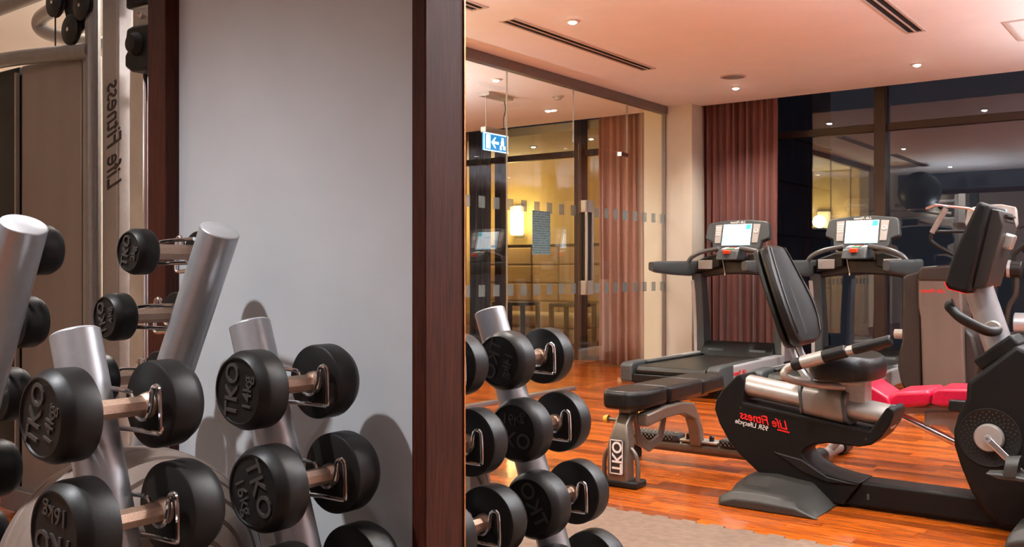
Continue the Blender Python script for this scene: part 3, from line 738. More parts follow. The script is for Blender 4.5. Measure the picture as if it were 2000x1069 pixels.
obj('lower_arm', MB().tube([(a[0], 1.93, a[1] - 0.02), (a[0] + 0.25, 1.93, a[1] - 0.012), (b[0], 1.97, b[1])], 0.030, 16, 4), grey_metal, mg)
cur = [(-3.80, 1.975), (-3.96, 1.985), (-4.15, 2.02), (-4.33, 2.065), (-4.46, 2.10), (-4.515, 2.135), (-4.49, 2.165), (-4.40, 2.18), (-4.20, 2.19), (-3.9, 2.20)]
obj('curved_handle', MB().tube([(q(x, z)[0], 2.18 - 0.10 * i / 9, q(x, z)[1] + 0.02) for i, (x, z) in enumerate(cur)], 0.030, 16, 5), champagne, mg)
a = q(-4.8, 2.19); b = q(-3.78, 2.235)
obj('top_arm', MB().tube([(a[0], 1.94, a[1]), (b[0], 1.97, b[1])], 0.030, 16), grey_metal, mg)
obj('pulley_bracket', MB().prism([(q(x, z)[0], q(x, z)[1]) for x, z in ((-4.0, 2.18), (-3.82, 2.18), (-3.80, 2.02), (-3.86, 1.99), (-3.93, 2.0))], 1.965, 1.975), brown_shell, mg, 0.003)
for px_, pz_ in ((-3.885, 2.012), (-4.012, 2.148), (-3.795, 2.10)):
    X, Z = q(px_, pz_)
    M = Matrix.Translation((X, 1.95, Z)) @ Matrix.Rotation(R(90), 4, 'X')
    pu = obj('pulley', MB().lathe([(0.0005, -0.012), (0.052, -0.012), (0.058, -0.008), (0.050, 0), (0.058, 0.008), (0.052, 0.012), (0.012, 0.013), (0.0005, 0.013)], 28, M), black_plastic, mg)
    obj('bolt', MB().lathe([(0.009, 0.012), (0.009, 0.017), (0.0005, 0.018)], 6, M), chrome, pu)
X, Z = q(-4.03, 2.10)
obj('cable', MB().tube([(X + 0.005, 1.955, Z), (X + 0.005, 1.955, q(0, 1.96)[1])], 0.003, 6), black_plastic, mg)
X0, X1 = -3.158, -2.96
pv = obj('pivot_housing', MB().prism([(X0 + 0.012, 1.865), (X0 + 0.004, 1.83), (X0 + 0.02, 1.82), (X0 + 0.02, 1.79), (X0, 1.77), (X0, 1.73), (X0 + 0.04, 1.708), (X1, 1.70), (X1, 1.86), (X0 + 0.05, 1.87)], 1.94, 2.03), black_plastic, mg, 0.010, 3)
obj('pivot_knob', MB().lathe([(0.0005, 0.03), (0.030, 0.028), (0.040, 0.015), (0.043, 0), (0.0005, 0)], 24, Matrix.Translation((-3.079, 1.94, 1.80)) @ Matrix.Rotation(R(90), 4, 'X')), black_plastic, pv)
bp = obj('pivot_plate', MB().box(-3.16, -3.03, 1.975, 2.0, 1.872, 1.942), champagne, mg, 0.003)
obj('bolt', MB().lathe([(0.014, 0.0), (0.014, 0.012), (0.0005, 0.013)], 6, Matrix.Translation((-3.10, 1.975, 1.91)) @ Matrix.Rotation(R(90), 4, 'X')), chrome, bp)
mgb('post_head', -3.54, -3.40, 2.05, 2.35, black_plastic, 1.98, 2.06, 0.01)
obj('rear_link', MB().tube([(-3.62 * 0.909, 2.1, q(0, 1.725)[1]), (-3.42 * 0.909, 2.1, q(0, 1.725)[1])], 0.022, 14), champagne, mg)

# ------------------------------------------------------------------ treadmills
LFTX = 'Life Fitness'
def treadmill(label):
    r = thing('treadmill', label, 'treadmill', (0, 0, 0), 'treadmills facing the window')
    for s in (-1, 1):
        rl = obj('side_rail', MB().prism([(-0.78, 0.13), (0.70, 0.12), (0.70, 0.24), (0.62, 0.26), (-0.60, 0.245), (-0.78, 0.235)], s * 0.335, s * 0.425, Matrix(((0, 1, 0, 0), (1, 0, 0, 0), (0, 0, 1, 0), (0, 0, 0, 1)))), rail_silver, r, 0.012, 3)
        obj('foot_strip', MB().box(s * 0.345 - 0.035, s * 0.345 + 0.045, -0.60, 0.5, 0.240, 0.254), grey_plastic, r, 0.004)
        if s == 1:
            tx = MB().text(LFTX, 0.055, (0.427, -0.42, 0.185), (0, -1, 0), (0, 0, 1), 0.001, 0.4, off=0.01)
            obj('logo', tx, red_print, rl, smooth=False)
        obj('rear_cap', MB().prism([(-0.84, 0.10), (-0.62, 0.07), (-0.56, 0.12), (-0.56, 0.262), (-0.80, 0.255), (-0.85, 0.235)], s * 0.33, s * 0.435, Matrix(((0, 1, 0, 0), (1, 0, 0, 0), (0, 0, 1, 0), (0, 0, 0, 1)))), grey_plastic, r, 0.014, 3)
        obj('foot', MB().lathe([(0.035, 0.0), (0.035, 0.03), (0.02, 0.04), (0.02, 0.13)], 16, Matrix.Translation((s * 0.36, -0.68, 0))), black_plastic, r)
        obj('foot', MB().lathe([(0.035, 0.0), (0.035, 0.03), (0.02, 0.04), (0.02, 0.13)], 16, Matrix.Translation((s * 0.36, 0.62, 0))), black_plastic, r)
        # upright
        up = MB().rings([[Vector((s * 0.385 + a * 0.048, yc + b * w, z)) for a, b in ((-1, -1), (1, -1), (1, 1), (-1, 1))] for yc, w, z in ((0.62, 0.085, 0.13), (0.60, 0.075, 0.5), (0.56, 0.065, 0.8), (0.53, 0.070, 0.98))])
        obj('upright', up, grey_plastic, r, 0.012, 3)
        st = MB().rings([[Vector((s * 0.385 + s * 0.036 + a * 0.017, yc + b * (w + 0.005), z)) for a, b in ((-1, -1), (1, -1), (1, 1), (-1, 1))] for yc, w, z in ((0.62, 0.085, 0.2), (0.60, 0.075, 0.5), (0.56, 0.065, 0.8), (0.53, 0.068, 0.92))])
        obj('upright_trim', st, rail_silver, r, 0.006)
        # armrest running back towards the user
        ar = []
        for yy, zt, zb, w in ((0.62, 1.10, 0.98, 0.036), (0.40, 1.095, 0.955, 0.040), (0.10, 1.092, 0.965, 0.040), (-0.22, 1.088, 0.985, 0.036), (-0.33, 1.080, 1.005, 0.026)):
            zc = (zt + zb) / 2; hh = (zt - zb) / 2
            ar.append([Vector((s * 0.425 + w * math.copysign(abs(math.cos(q_)) ** 0.5, math.cos(q_)), yy, zc + hh * math.copysign(abs(math.sin(q_)) ** 0.5, math.sin(q_)))) for q_ in [2 * math.pi * k / 16 for k in range(16)]])
        obj('armrest', MB().rings(ar), grey_plastic, r)
        # curved grip tube from armrest up to the control box
        obj('grip_bar', MB().tube([(s * 0.40, 0.34, 1.085), (s * 0.36, 0.33, 1.13), (s * 0.26, 0.33, 1.175), (s * 0.10, 0.34, 1.205)], 0.020, 12, 5), grip_metal, r)
        obj('cup_holder', MB().prism([(s * 0.36, 1.10), (s * 0.20, 1.155), (s * 0.13, 1.15), (s * 0.13, 1.04), (s * 0.36, 0.99)], 0.42, 0.56), black_plastic, r, 0.012, 3)
        obj('holder_panel', MB().box(min(s * 0.34, s * 0.20), max(s * 0.34, s * 0.20), 0.412, 0.42, 1.02, 1.10), light_plastic, r, 0.003)
    obj('deck', MB().box(-0.335, 0.335, -0.76, 0.6, 0.10, 0.20), black_plastic, r, 0.01)
    bl = [(-0.80, 0.17), (-0.81, 0.195), (-0.795, 0.222), (-0.77, 0.232), (0.48, 0.232), (0.48, 0.225), (-0.76, 0.225), (-0.775, 0.205), (-0.775, 0.17)]
    obj('running_belt', MB().prism(bl, -0.30, 0.30, Matrix(((0, 1, 0, 0), (1, 0, 0, 0), (0, 0, 1, 0), (0, 0, 0, 1)))), belt_black, r, 0.002)
    obj('rear_roller_cover', MB().prism([(-0.835, 0.10), (-0.76, 0.07), (-0.70, 0.10), (-0.76, 0.165), (-0.835, 0.165)], -0.33, 0.33, Matrix(((0, 1, 0, 0), (1, 0, 0, 0), (0, 0, 1, 0), (0, 0, 0, 1)))), black_plastic, r, 0.008)
    hd = obj('motor_hood', MB().prism([(0.44, 0.20), (0.46, 0.262), (0.56, 0.345), (0.66, 0.355), (0.72, 0.32), (0.72, 0.08), (0.5, 0.08)], -0.345, 0.345, Matrix(((0, 1, 0, 0), (1, 0, 0, 0), (0, 0, 1, 0), (0, 0, 0, 1)))), black_plastic, r, 0.02, 3)
    for s in (-1, 1): obj('hood_vent', MB().bar((s * 0.2, 0.475, 0.274), (s * 0.2, 0.560, 0.333), 0.15, 0.006), grey_plastic, hd, 0.002)
    obj('cross_console', MB().prism([(-0.37, 0.94), (-0.20, 0.965), (0.0, 0.975), (0.20, 0.965), (0.37, 0.94), (0.39, 1.08), (0.15, 1.10), (-0.15, 1.10), (-0.39, 1.08)], 0.50, 0.62), brown_shell, r, 0.02, 3)
    cb = obj('control_box', MB().prism([(0.25, 1.10), (0.30, 1.185), (0.46, 1.215), (0.52, 1.10)], -0.10, 0.10, Matrix(((0, 1, 0, 0), (1, 0, 0, 0), (0, 0, 1, 0), (0, 0, 0, 1)))), grey_plastic, r, 0.014, 3)
    CM = Matrix.Translation((0, 0.38, 1.202)) @ Matrix.Rotation(R(10), 4, 'X')
    obj('stop_button', MB().box(-0.03, 0.03, -0.125, -0.08, -0.03, 0.004, CM), red_button, cb, 0.005)
    obj('start_button', MB().box(-0.028, 0.028, -0.04, 0.0, -0.002, 0.006, CM), green_button, cb, 0.003)
    obj('speed_button', MB().box(-0.03, 0.03, 0.02, 0.045, -0.002, 0.006, CM), red_button, cb, 0.003)
    for s in (-1, 1): obj('key_pad', MB().box(s * 0.06 - 0.02, s * 0.06 + 0.02, -0.04, 0.05, -0.002, 0.005, CM), white_print, cb, 0.003)
    # display panel, tilted back
    DM = Matrix.Translation((0, 0.50, 1.325)) @ Matrix.Rotation(R(-16), 4, 'X')
    outl = [(-0.20, -0.145), (0.20, -0.145), (0.225, -0.12), (0.235, -0.055), (0.30, -0.03), (0.305, 0.0), (0.285, 0.115), (0.26, 0.128), (0.10, 0.148), (-0.10, 0.148), (-0.26, 0.128), (-0.285, 0.115), (-0.305, 0.0), (-0.30, -0.03), (-0.235, -0.055), (-0.225, -0.12)]
    ds = obj('display_housing', MB().prism(outl, 0.0, 0.07, DM), grey_plastic, r, 0.010, 3)
    sc_ = obj('screen', MB().box(-0.135, 0.135, -0.004, 0.001, -0.095, 0.105, DM), screen_lit, ds)
    ic = MB()
    for k in range(4): ic.box(-0.130, -0.105, -0.006, -0.003, -0.075 + 0.022 * k, -0.060 + 0.022 * k, DM); ic.box(-0.100, -0.082, -0.006, -0.003, -0.075 + 0.022 * k, -0.060 + 0.022 * k, DM)
    ic.box(-0.133, 0.133, -0.006, -0.003, -0.093, -0.085, DM)
    for k in range(4): ic.box(0.075, 0.10, -0.006, -0.003, -0.06 + 0.026 * k, -0.056 + 0.026 * k, DM)
    ic.box(-0.03, 0.05, -0.006, -0.003, 0.036, 0.042, DM)
    obj('screen_icons', ic, screen_pale, sc_)
    obj('screen_badge', MB().box(0.083, 0.128, -0.006, -0.003, 0.055, 0.10, DM), screen_teal, sc_)
    for s in (-1, 1):
        kp = obj('keypad', MB().prism([(s * 0.15, -0.075), (s * 0.205, -0.075), (s * 0.215, 0.10), (s * 0.15, 0.105)], -0.006, 0.001, DM), light_plastic, ds, 0.003)
        if s < 0:
            for i in range(3):
                for j in range(4): obj('key', MB().box(-0.203 + i * 0.017, -0.19 + i * 0.017, -0.009, -0.005, 0.0 + j * 0.022, 0.015 + j * 0.022, DM), white_print, kp)
        else:
            obj('dial_ring', MB().lathe([(0.012, 0.004), (0.017, 0.007), (0.022, 0.004)], 20, DM @ Matrix.Translation((0.182, -0.004, 0.035)) @ Matrix.Rotation(R(90), 4, 'X')), white_print, kp)
    u3 = (DM.to_3x3() @ Vector((0, 0, 1)))
    obj('logo', MB().text(LFTX, 0.032, DM @ Vector((0, -0.0015, 0.124)), (-1, 0, 0), u3, 0.001, 0.4, off=0.012), white_print, ds, smooth=False)
    obj('stop_cord', MB().tube([(-0.10, 0.41, 1.13), (-0.085, 0.40, 1.06), (-0.07, 0.40, 0.985)], 0.0022, 6, 4), white_print, r)
    obj('cord_clip', MB().box(-0.075, -0.065, 0.394, 0.404, 0.962, 0.985), white_print, r, 0.003)
    return r
tm1 = treadmill('left treadmill with lit screen, in front of the dark red curtain')
tm2 = copy_tree(tm1); tm2['label'] = 'right treadmill with lit screen, in front of the dark window'
tm1.location = (-3.55, 7.72, 0); tm2.location = (-2.44, 7.72, 0)

# ------------------------------------------------------------------ adjustable bench
BX = -2.255
be = thing('weight_bench', 'black padded adjustable weight bench with bronze frame in the middle of the wood floor', 'weight bench', (BX, 4.0, 0))
def pad(name, outline, z0, z1, m, parent, bev=0.022):
    mb = MB().rings([[Vector((x, y, z0)) for x, y in outline], [Vector((x, y, z1)) for x, y in outline]])
    return obj(name, mb, m, parent, bev, 4)
pad('seat_pad', [(BX - 0.060, 3.84), (BX + 0.060, 3.84), (BX + 0.108, 3.93), (BX + 0.108, 4.165), (BX - 0.108, 4.165), (BX - 0.108, 3.93)], 0.362, 0.447, leather, be)
pad('back_pad', [(BX - 0.110, 4.18), (BX + 0.110, 4.18), (BX + 0.108, 4.55), (BX - 0.108, 4.55)], 0.362, 0.445, leather, be)
pad('head_pad', [(BX - 0.108, 4.556), (BX + 0.108, 4.556), (BX + 0.100, 4.82), (BX + 0.085, 4.85), (BX - 0.085, 4.85), (BX - 0.100, 4.82)], 0.362, 0.445, leather, be)
obj('pad_carrier', MB().box(BX - 0.03, BX + 0.03, 3.93, 4.78, 0.335, 0.361), bench_metal, be, 0.004)
fp = MB()
fl = []
for yy, z in ((3.90, 0.02), (3.895, 0.10), (3.90, 0.20), (3.925, 0.29), (3.965, 0.336)):
    w = 0.055 - 0.02 * (z > 0.25)
    fl.append([Vector((BX + a * w, yy + b * 0.035, z)) for a, b in ((-1, -1), (1, -1), (1, 1), (-1, 1))])
fpo = obj('front_post', fp.rings(fl), bench_metal, be, 0.012, 3)
sg_ = obj('sign_plate', MB().box(BX - 0.036, BX + 0.036, 3.857, 3.861, 0.06, 0.225), ink, fpo, 0.002)
sgt = MB()
for a in ((BX - 0.034, BX + 0.034, 0.063, 0.068), (BX - 0.034, BX + 0.034, 0.217, 0.222), (BX - 0.034, BX - 0.030, 0.063, 0.222), (BX + 0.030, BX + 0.034, 0.063, 0.222)): sgt.box(a[0], a[1], 3.855, 3.858, a[2], a[3])
sgt.text('TKO', 0.070, (BX, 3.856, 0.1425), (0, 0, 1), (1, 0, 0), 0.001, width=1.0, off=0.02)
obj('lettering', sgt, white_print, sg_, smooth=False)
obj('front_foot', MB().box(BX - 0.10, BX + 0.10, 3.86, 3.97, 0.0, 0.035), black_plastic, be, 0.012, 3)
for s in (-1, 1):
    obj('foot_brace', MB().tube([(BX + s * 0.088, 3.90, 0.03), (BX + s * 0.090, 3.90, 0.10), (BX + s * 0.078, 3.90, 0.15), (BX + s * 0.052, 3.90, 0.18)], 0.011, 10, 4), bench_metal, be)
arch = [(3.96, 0.305), (4.15, 0.325), (4.34, 0.325), (4.43, 0.305), (4.49, 0.255), (4.53, 0.19), (4.55, 0.10)]
obj('rear_arch', MB().rings([[Vector((BX + 0.075 + a * 0.032, y + (b * 0.03 if i > 2 else 0), z + (0 if i > 3 else b * 0.03))) for a, b in ((-1, -1), (1, -1), (1, 1), (-1, 1))] for i, (y, z) in enumerate(arch)]), bench_metal, be, 0.012, 3)
obj('adjuster_plate', MB().prism([(4.02, 0.35), (4.06, 0.35), (4.09, 0.22), (4.18, 0.165), (4.28, 0.19), (4.33, 0.30), (4.37, 0.30), (4.32, 0.16), (4.18, 0.115), (4.06, 0.17)], BX - 0.012, BX + 0.0, Matrix(((0, 1, 0, 0), (1, 0, 0, 0), (0, 0, 1, 0), (0, 0, 0, 1)))), bench_metal, be, 0.003)
for yy, zz in ((4.30, 0.27), (3.99, 0.29)):
    k = obj('adjuster_knob', MB().tube([(BX - 0.07, yy, zz), (BX - 0.13, yy, zz)], 0.009, 10), bench_metal, be)
    obj('knob_head', MB().lathe([(0.0005, 0.0), (0.019, 0.0), (0.021, 0.008), (0.015, 0.024), (0.0005, 0.026)], 14, Matrix.Translation((BX - 0.12, yy, zz)) @ Matrix.Rotation(R(-90), 4, 'Y')), knob_yellow, k)
obj('rear_crossbar', MB().tube([(BX - 0.34, 4.58, 0.088), (BX + 0.46, 4.58, 0.088)], 0.037, 20), bench_metal, be)
for x in (BX - 0.30, BX + 0.42): obj('rubber_foot', MB().lathe([(0.03, 0), (0.032, 0.02), (0.03, 0.055), (0.0005, 0.055)], 16, Matrix.Translation((x, 4.58, 0))), black_plastic, be)
for xa, xb in ((BX - 0.33, BX - 0.03), (BX + 0.20, BX + 0.45)):
    pt_ = obj('spotter_step', MB().box(xa, xb, 4.532, 4.628, 0.112, 0.146), tread_black, be, 0.006)
    tr = MB(); k = 0; x = xa + 0.02
    while x < xb - 0.02:
        for yy in (4.550, 4.580, 4.610):
            M = Matrix.Translation((x, yy, 0.147)) @ Matrix.Rotation(R(35 if k % 2 else -35), 4, 'Z'); tr.box(-0.011, 0.011, -0.0035, 0.0035, -0.002, 0.003, M); k += 1
            M = Matrix.Translation((x, 4.5315, 0.129)) @ Matrix.Rotation(R(40 if k % 2 else -40), 4, 'Y'); tr.box(-0.011, 0.011, -0.0015, 0.0015, -0.0035, 0.0035, M)
        k += 1; x += 0.022
    to = obj('tread_pattern', tr, tread_raised, pt_, smooth=False)
for x in (BX + 0.02, BX + 0.15): obj('clamp_bolt', MB().lathe([(0.014, 0.12), (0.014, 0.152), (0.008, 0.158), (0.0005, 0.158)], 6, Matrix.Translation((x, 4.56, 0))), black_plastic, be)
obj('clamp_plate', MB().box(BX - 0.02, BX + 0.19, 4.535, 4.625, 0.117, 0.130), champagne, be, 0.004)

# ------------------------------------------------------------------ recumbent bike
BY = 4.19
bk = thing('recumbent_bike', 'black recumbent exercise bike with silver seat rail and red logo in front', 'exercise bike', (-1.2, BY, 0))
prof = [(-1.755, 0.535), (-1.774, 0.528), (-1.841, 0.46), (-1.874, 0.405), (-1.879, 0.364), (-1.856, 0.303), (-1.806, 0.221), (-1.75, 0.165), (-1.684, 0.113), (-1.604, 0.066), (-1.511, 0.027), (-1.42, 0.012), (-1.294, 0.012), (-1.22, 0.116), (-1.301, 0.125), (-1.375, 0.14), (-1.434, 0.168), (-1.464, 0.195), (-1.473, 0.212), (-1.457, 0.232), (-1.419, 0.253), (-1.359, 0.266), (-1.288, 0.265), (-1.231, 0.263), (-1.18, 0.277), (-1.139, 0.313), (-1.105, 0.365), (-1.088, 0.415), (-1.092, 0.432), (-1.105, 0.440), (-1.119, 0.436), (-1.185, 0.334), (-1.479, 0.376), (-1.742, 0.410), (-1.738, 0.50)]
bd = obj('rear_shell', MB().prism(prof, BY - 0.09, BY + 0.09), body_black, bk, 0.018, 3)
obj('shell_scoop', MB().prism([(-1.60, 0.205), (-1.47, 0.185), (-1.36, 0.125), (-1.23, 0.105), (-1.36, 0.098), (-1.47, 0.130)], BY - 0.098, BY - 0.086), black_plastic, bk, 0.006)
gl = obj('shell_groove', MB().bar((-1.74, BY - 0.0905, 0.398), (-1.19, BY - 0.0905, 0.330), 0.004, 0.010), black_plastic, bd)
ds_ = Vector((1, 0, -0.145)).normalized(); us_ = Vector((0.145, 0, 1)).normalized()
lg = MB().text('Life Fitness', 0.054, (-1.640, BY - 0.0912, 0.337), -ds_, us_, 0.001, 0.42, off=0.014, width=0.92)
lo_ = Vector((-1.575, BY - 0.0912, 0.302)); lg.bar(lo_ + ds_ * -0.005, lo_ + ds_ * 0.050, 0.002, 0.006)
obj('logo', lg, red_print, bd, smooth=False)
obj('model_lettering', MB().text('95R Lifecycle', 0.031, (-1.700, BY - 0.0912, 0.312), -ds_, us_, 0.001, off=0.004, width=0.95), white_print, bd, smooth=False)
for px_, pz_ in ((-1.752, 0.385), (-1.20, 0.300)):
    obj('screw_recess', MB().lathe([(0.006, 0), (0.006, 0.002), (0.0005, 0.002)], 12, Matrix.Translation((px_, BY - 0.089, pz_)) @ Matrix.Rotation(R(90), 4, 'X')), vent_dark, bd)
def oval(p0, p1, rh, rv, n=28, e=1.0):
    p0, p1 = Vector(p0), Vector(p1); d = (p1 - p0).normalized(); s = Vector((0, 1, 0)); u = d.cross(s)
    if u.z < 0: u = -u
    return MB().rings([[p + s * rh * math.copysign(abs(math.cos(2 * math.pi * k / n)) ** e, math.cos(2 * math.pi * k / n)) + u * rv * math.copysign(abs(math.sin(2 * math.pi * k / n)) ** e, math.sin(2 * math.pi * k / n)) for k in range(n)] for p in (p0, p1)])
obj('seat_rail', oval((-1.752, BY, 0.478), (-1.108, BY, 0.388), 0.075, 0.049), champagne, bk, 0.003)
obj('rail_end_trim', oval((-1.130, BY, 0.391), (-1.112, BY, 0.388), 0.080, 0.053), grey_plastic, bk, 0.003)
obj('carriage', oval((-1.478, BY, 0.442), (-1.290, BY, 0.416), 0.092, 0.072, 28, 0.6), carriage_grey, bk, 0.004)
for a in (-1.484, -1.300): obj('carriage_rim', oval((a, BY, 0.442 - (a + 1.478) * 0.142), (a + 0.014, BY, 0.442 - (a + 1.464) * 0.142), 0.095, 0.075, 28, 0.6), grey_plastic, bk, 0.003)
obj('seat_bracket', MB().box(-1.30, -1.215, BY - 0.05, BY + 0.05, 0.44, 0.545), champagne, bk, 0.006)
obj('seat_plate', MB().bar((-1.50, BY, 0.512), (-1.22, BY, 0.532), 0.14, 0.02), champagne, bk, 0.004)
# seat cushion: thick round pad with a dished top
sr = []
for z, k, e in ((0.540, 0.86, 0), (0.547, 0.95, 0), (0.575, 1.0, 0), (0.600, 1.0, 0), (0.622, 0.96, 0.010), (0.634, 0.86, 0.016), (0.634, 0.55, 0.008), (0.628, 0.2, 0.0)):
    sr.append([Vector((-1.300 + 0.142 * k * math.copysign(abs(math.cos(a)) ** 0.75, math.cos(a)), BY + 0.215 * k * math.copysign(abs(math.sin(a)) ** 0.75, math.sin(a)), z + e * abs(math.sin(a)) ** 2)) for a in [2 * math.pi * i / 40 for i in range(40)]])
obj('seat_cushion', MB().rings(sr), leather, bk)
# backrest
bb = Vector((-1.525, BY, 0.665)); ax = Vector((-0.155, 0, 0.435)); n_ = ax.cross(Vector((0, 1, 0))).normalized()
if n_.x < 0: n_ = -n_
prw = [(0.0, 0.095), (0.03, 0.135), (0.10, 0.175), (0.22, 0.195), (0.36, 0.200), (0.55, 0.180), (0.75, 0.148), (0.90, 0.122), (0.965, 0.105), (1.0, 0.070)]
def seatback(off0, off1, kx, curve):
    rs = []
    for f, w in prw:
        c = bb + ax * f; w = w * kx
        tb = 1.0 if 0.02 < f < 0.98 else 0.55
        ring = []
        for k in range(32):
            a = 2 * math.pi * k / 32; cs, sn = math.cos(a), math.sin(a)
            yy = w * math.copysign(abs(cs) ** 0.55, cs); dd = (off0 + off1) / 2 + (off1 - off0) / 2 * tb * math.copysign(abs(sn) ** 0.45, sn)
            ring.append(c + Vector((0, yy, 0)) + n_ * (dd + (curve * (yy / 0.2) ** 2)))
        rs.append(ring)
    return MB().rings(rs)
sbk = obj('backrest_cushion', seatback(0.0, 0.060, 1.0, 0.035), leather, bk)
obj('backrest_shell', seatback(-0.028, 0.004, 0.985, 0.035), black_plastic, bk)
seamp = []
for sgn in (-1, 1):
    P = []
    for f, w in prw[2:9]:
        yy = sgn * w * 0.80
        P.append(bb + ax * f + Vector((0, yy, 0)) + n_ * (0.0595 + 0.035 * (yy / 0.2) ** 2))
    obj('piping', MB().tube(P, 0.0032, 6, 3), brown_shell, sbk)
obj('back_crease', MB().tube([bb + ax * f + n_ * 0.059 for f in (0.1, 0.3, 0.5, 0.62)], 0.004, 6, 3), vent_dark, sbk)
for s in (-1, 1):
    obj('back_stay', MB().tube([bb + ax * 0.25 + Vector((-0.035, s * 0.045, 0)), bb + ax * 0.02 + Vector((-0.012, s * 0.045, 0)), (-1.492, BY + s * 0.05, 0.57), (-1.445, BY + s * 0.05, 0.525)], 0.014, 12, 4), silver, bk)
    yh = BY + s * 0.245
    obj('side_tube', MB().tube([(-1.30, BY + s * 0.05, 0.506), (-1.42, BY + s * 0.14, 0.520), (-1.485, yh, 0.553), (-1.482, yh, 0.585), (-1.433, yh, 0.612), (-1.30, yh, 0.655), (-1.19 if s < 0 else -1.22, yh, 0.685 if s < 0 else 0.677)], 0.0165, 14, 5), champagne, bk)
    hg = obj('pulse_grip', MB().tube([(-1.455, yh, 0.605), (-1.337, yh, 0.644), (-1.232, yh, 0.676)], 0.026, 16), black_plastic, bk, 0.004)
    obj('pulse_plate', MB().tube([(-1.415, yh, 0.6185), (-1.325, yh, 0.6475)], 0.0275, 16), champagne, hg)
    if s < 0: obj('side_grip', MB().tube([(-1.205, yh, 0.683), (-1.09, yh, 0.718), (-1.065, yh, 0.726), (-1.055, yh, 0.729)], 0.0215, 16), black_plastic, bk, 0.006)
# base rail, feet
obj('base_rail', MB().prism([(-1.30, 0.012), (-0.62, 0.012), (-0.62, 0.112), (-1.22, 0.116)], BY - 0.075, BY + 0.075), body_black, bk, 0.012, 3)
obj('rail_badge', MB().box(-1.200, -1.190, BY - 0.0765, BY - 0.074, 0.045, 0.070), grey_plastic, bk)
obj('rear_foot', MB().rings([[Vector((x + dx, y, z * zk)) for x, z in ((-1.755, 0.0), (-1.747, 0.035), (-1.69, 0.066), (-1.58, 0.070), (-1.42, 0.058), (-1.32, 0.0))] for y, dx, zk in ((3.83, 0.02, 0.55), (3.86, 0.0, 0.95), (3.98, 0.0, 1.0), (4.03, 0.0, 1.55), (4.36, 0.0, 1.55), (4.41, 0.0, 1.0), (4.52, 0.0, 0.95), (4.55, 0.02, 0.55))]), foot_grey, bk, 0.008, 3)
obj('front_foot', MB().rings([[Vector((x, y, z * zk)) for x, z in ((-0.64, 0.0), (-0.62, 0.06), (-0.55, 0.095), (-0.32, 0.095), (-0.27, 0.0))] for y, zk in ((3.80, 0.6), (3.84, 1.0), (4.54, 1.0), (4.58, 0.6))]), foot_grey, bk, 0.010, 3)
# front drive housing with crank
fprof = [(-0.638, 0.722), (-0.753, 0.618), (-0.811, 0.566), (-0.813, 0.499), (-0.843, 0.434), (-0.859, 0.371), (-0.857, 0.311), (-0.835, 0.237), (-0.795, 0.135), (-0.739, 0.060), (-0.690, 0.016), (-0.46, 0.016), (-0.37, 0.12), (-0.31, 0.28), (-0.32, 0.42), (-0.40, 0.55), (-0.50, 0.66)]
fh = obj('drive_housing', MB().prism(fprof, BY - 0.11, BY + 0.11), body_black, bk, 0.020, 3)
obj('mast_collar', MB().bar((-0.775, BY, 0.630), (-0.640, BY, 0.738), 0.19, 0.055), body_black, bk, 0.012, 3)
HC = Vector((-0.728, BY - 0.11, 0.358))
HM = Matrix.Translation(HC) @ Matrix.Rotation(R(90), 4, 'X')
di = obj('vented_disc', MB().lathe([(0.0005, 0.0), (0.112, 0.0), (0.114, 0.004), (0.110, 0.005), (0.106, 0.003), (0.0005, 0.003)], 40, HM), black_plastic, bk)
hv = MB()
for ring, rr in enumerate((0.066, 0.078, 0.090, 0.100)):
    nn = 26
    for k in range(nn):
        a = 2 * math.pi * (k + 0.5 * (ring % 2)) / nn
        hv.box(-0.0035, 0.0035, -0.0025, 0.0025, 0.002, 0.0036, HM @ Matrix.Rotation(a, 4, 'Z') @ Matrix.Translation((rr, 0, 0)))
ho = obj('vent_holes', hv, vent_dark, di, smooth=False); ho['kind'] = 'stuff'
obj('crank_hub', MB().lathe([(0.054, 0.003), (0.054, 0.016), (0.048, 0.026), (0.02, 0.028), (0.0005, 0.028)], 32, HM), champagne, bk)
obj('crank_bolt', MB().lathe([(0.014, 0.028), (0.013, 0.046), (0.006, 0.046), (0.005, 0.040), (0.0005, 0.040)], 18, HM), silver, bk)
cr = HC + Vector((0, -0.038, 0)); ce = cr + Vector((0.125, -0.006, -0.120))
obj('crank_arm', MB().bar(cr - (ce - cr) * 0.05, ce, 0.014, 0.027, up=(0.5, 0, 0.5)), chrome, bk, 0.005, 3)
pe = ce + Vector((-0.012, -0.055, 0.0))
pd = obj('pedal', MB().prism([(pe.x - 0.105, pe.z + 0.006), (pe.x - 0.06, pe.z - 0.010), (pe.x + 0.10, pe.z - 0.014), (pe.x + 0.11, pe.z), (pe.x - 0.05, pe.z + 0.012)], pe.y - 0.045, pe.y + 0.045), foot_grey, bk, 0.006)
st_ = []
for k in range(11):
    a = math.pi * k / 10
    st_.append((pe.x - 0.02 + 0.01 * math.sin(a), pe.y + 0.047 * math.cos(a) * -1, pe.z + 0.07 * math.sin(a) ** 0.7))
obj('pedal_strap', MB().rings([[Vector(p) + Vector((dx, 0, dz)) for dx, dz in ((-0.022, 0.0), (0.022, 0.006), (0.022, 0.010), (-0.022, 0.004))] for p in st_]), foot_grey, pd)
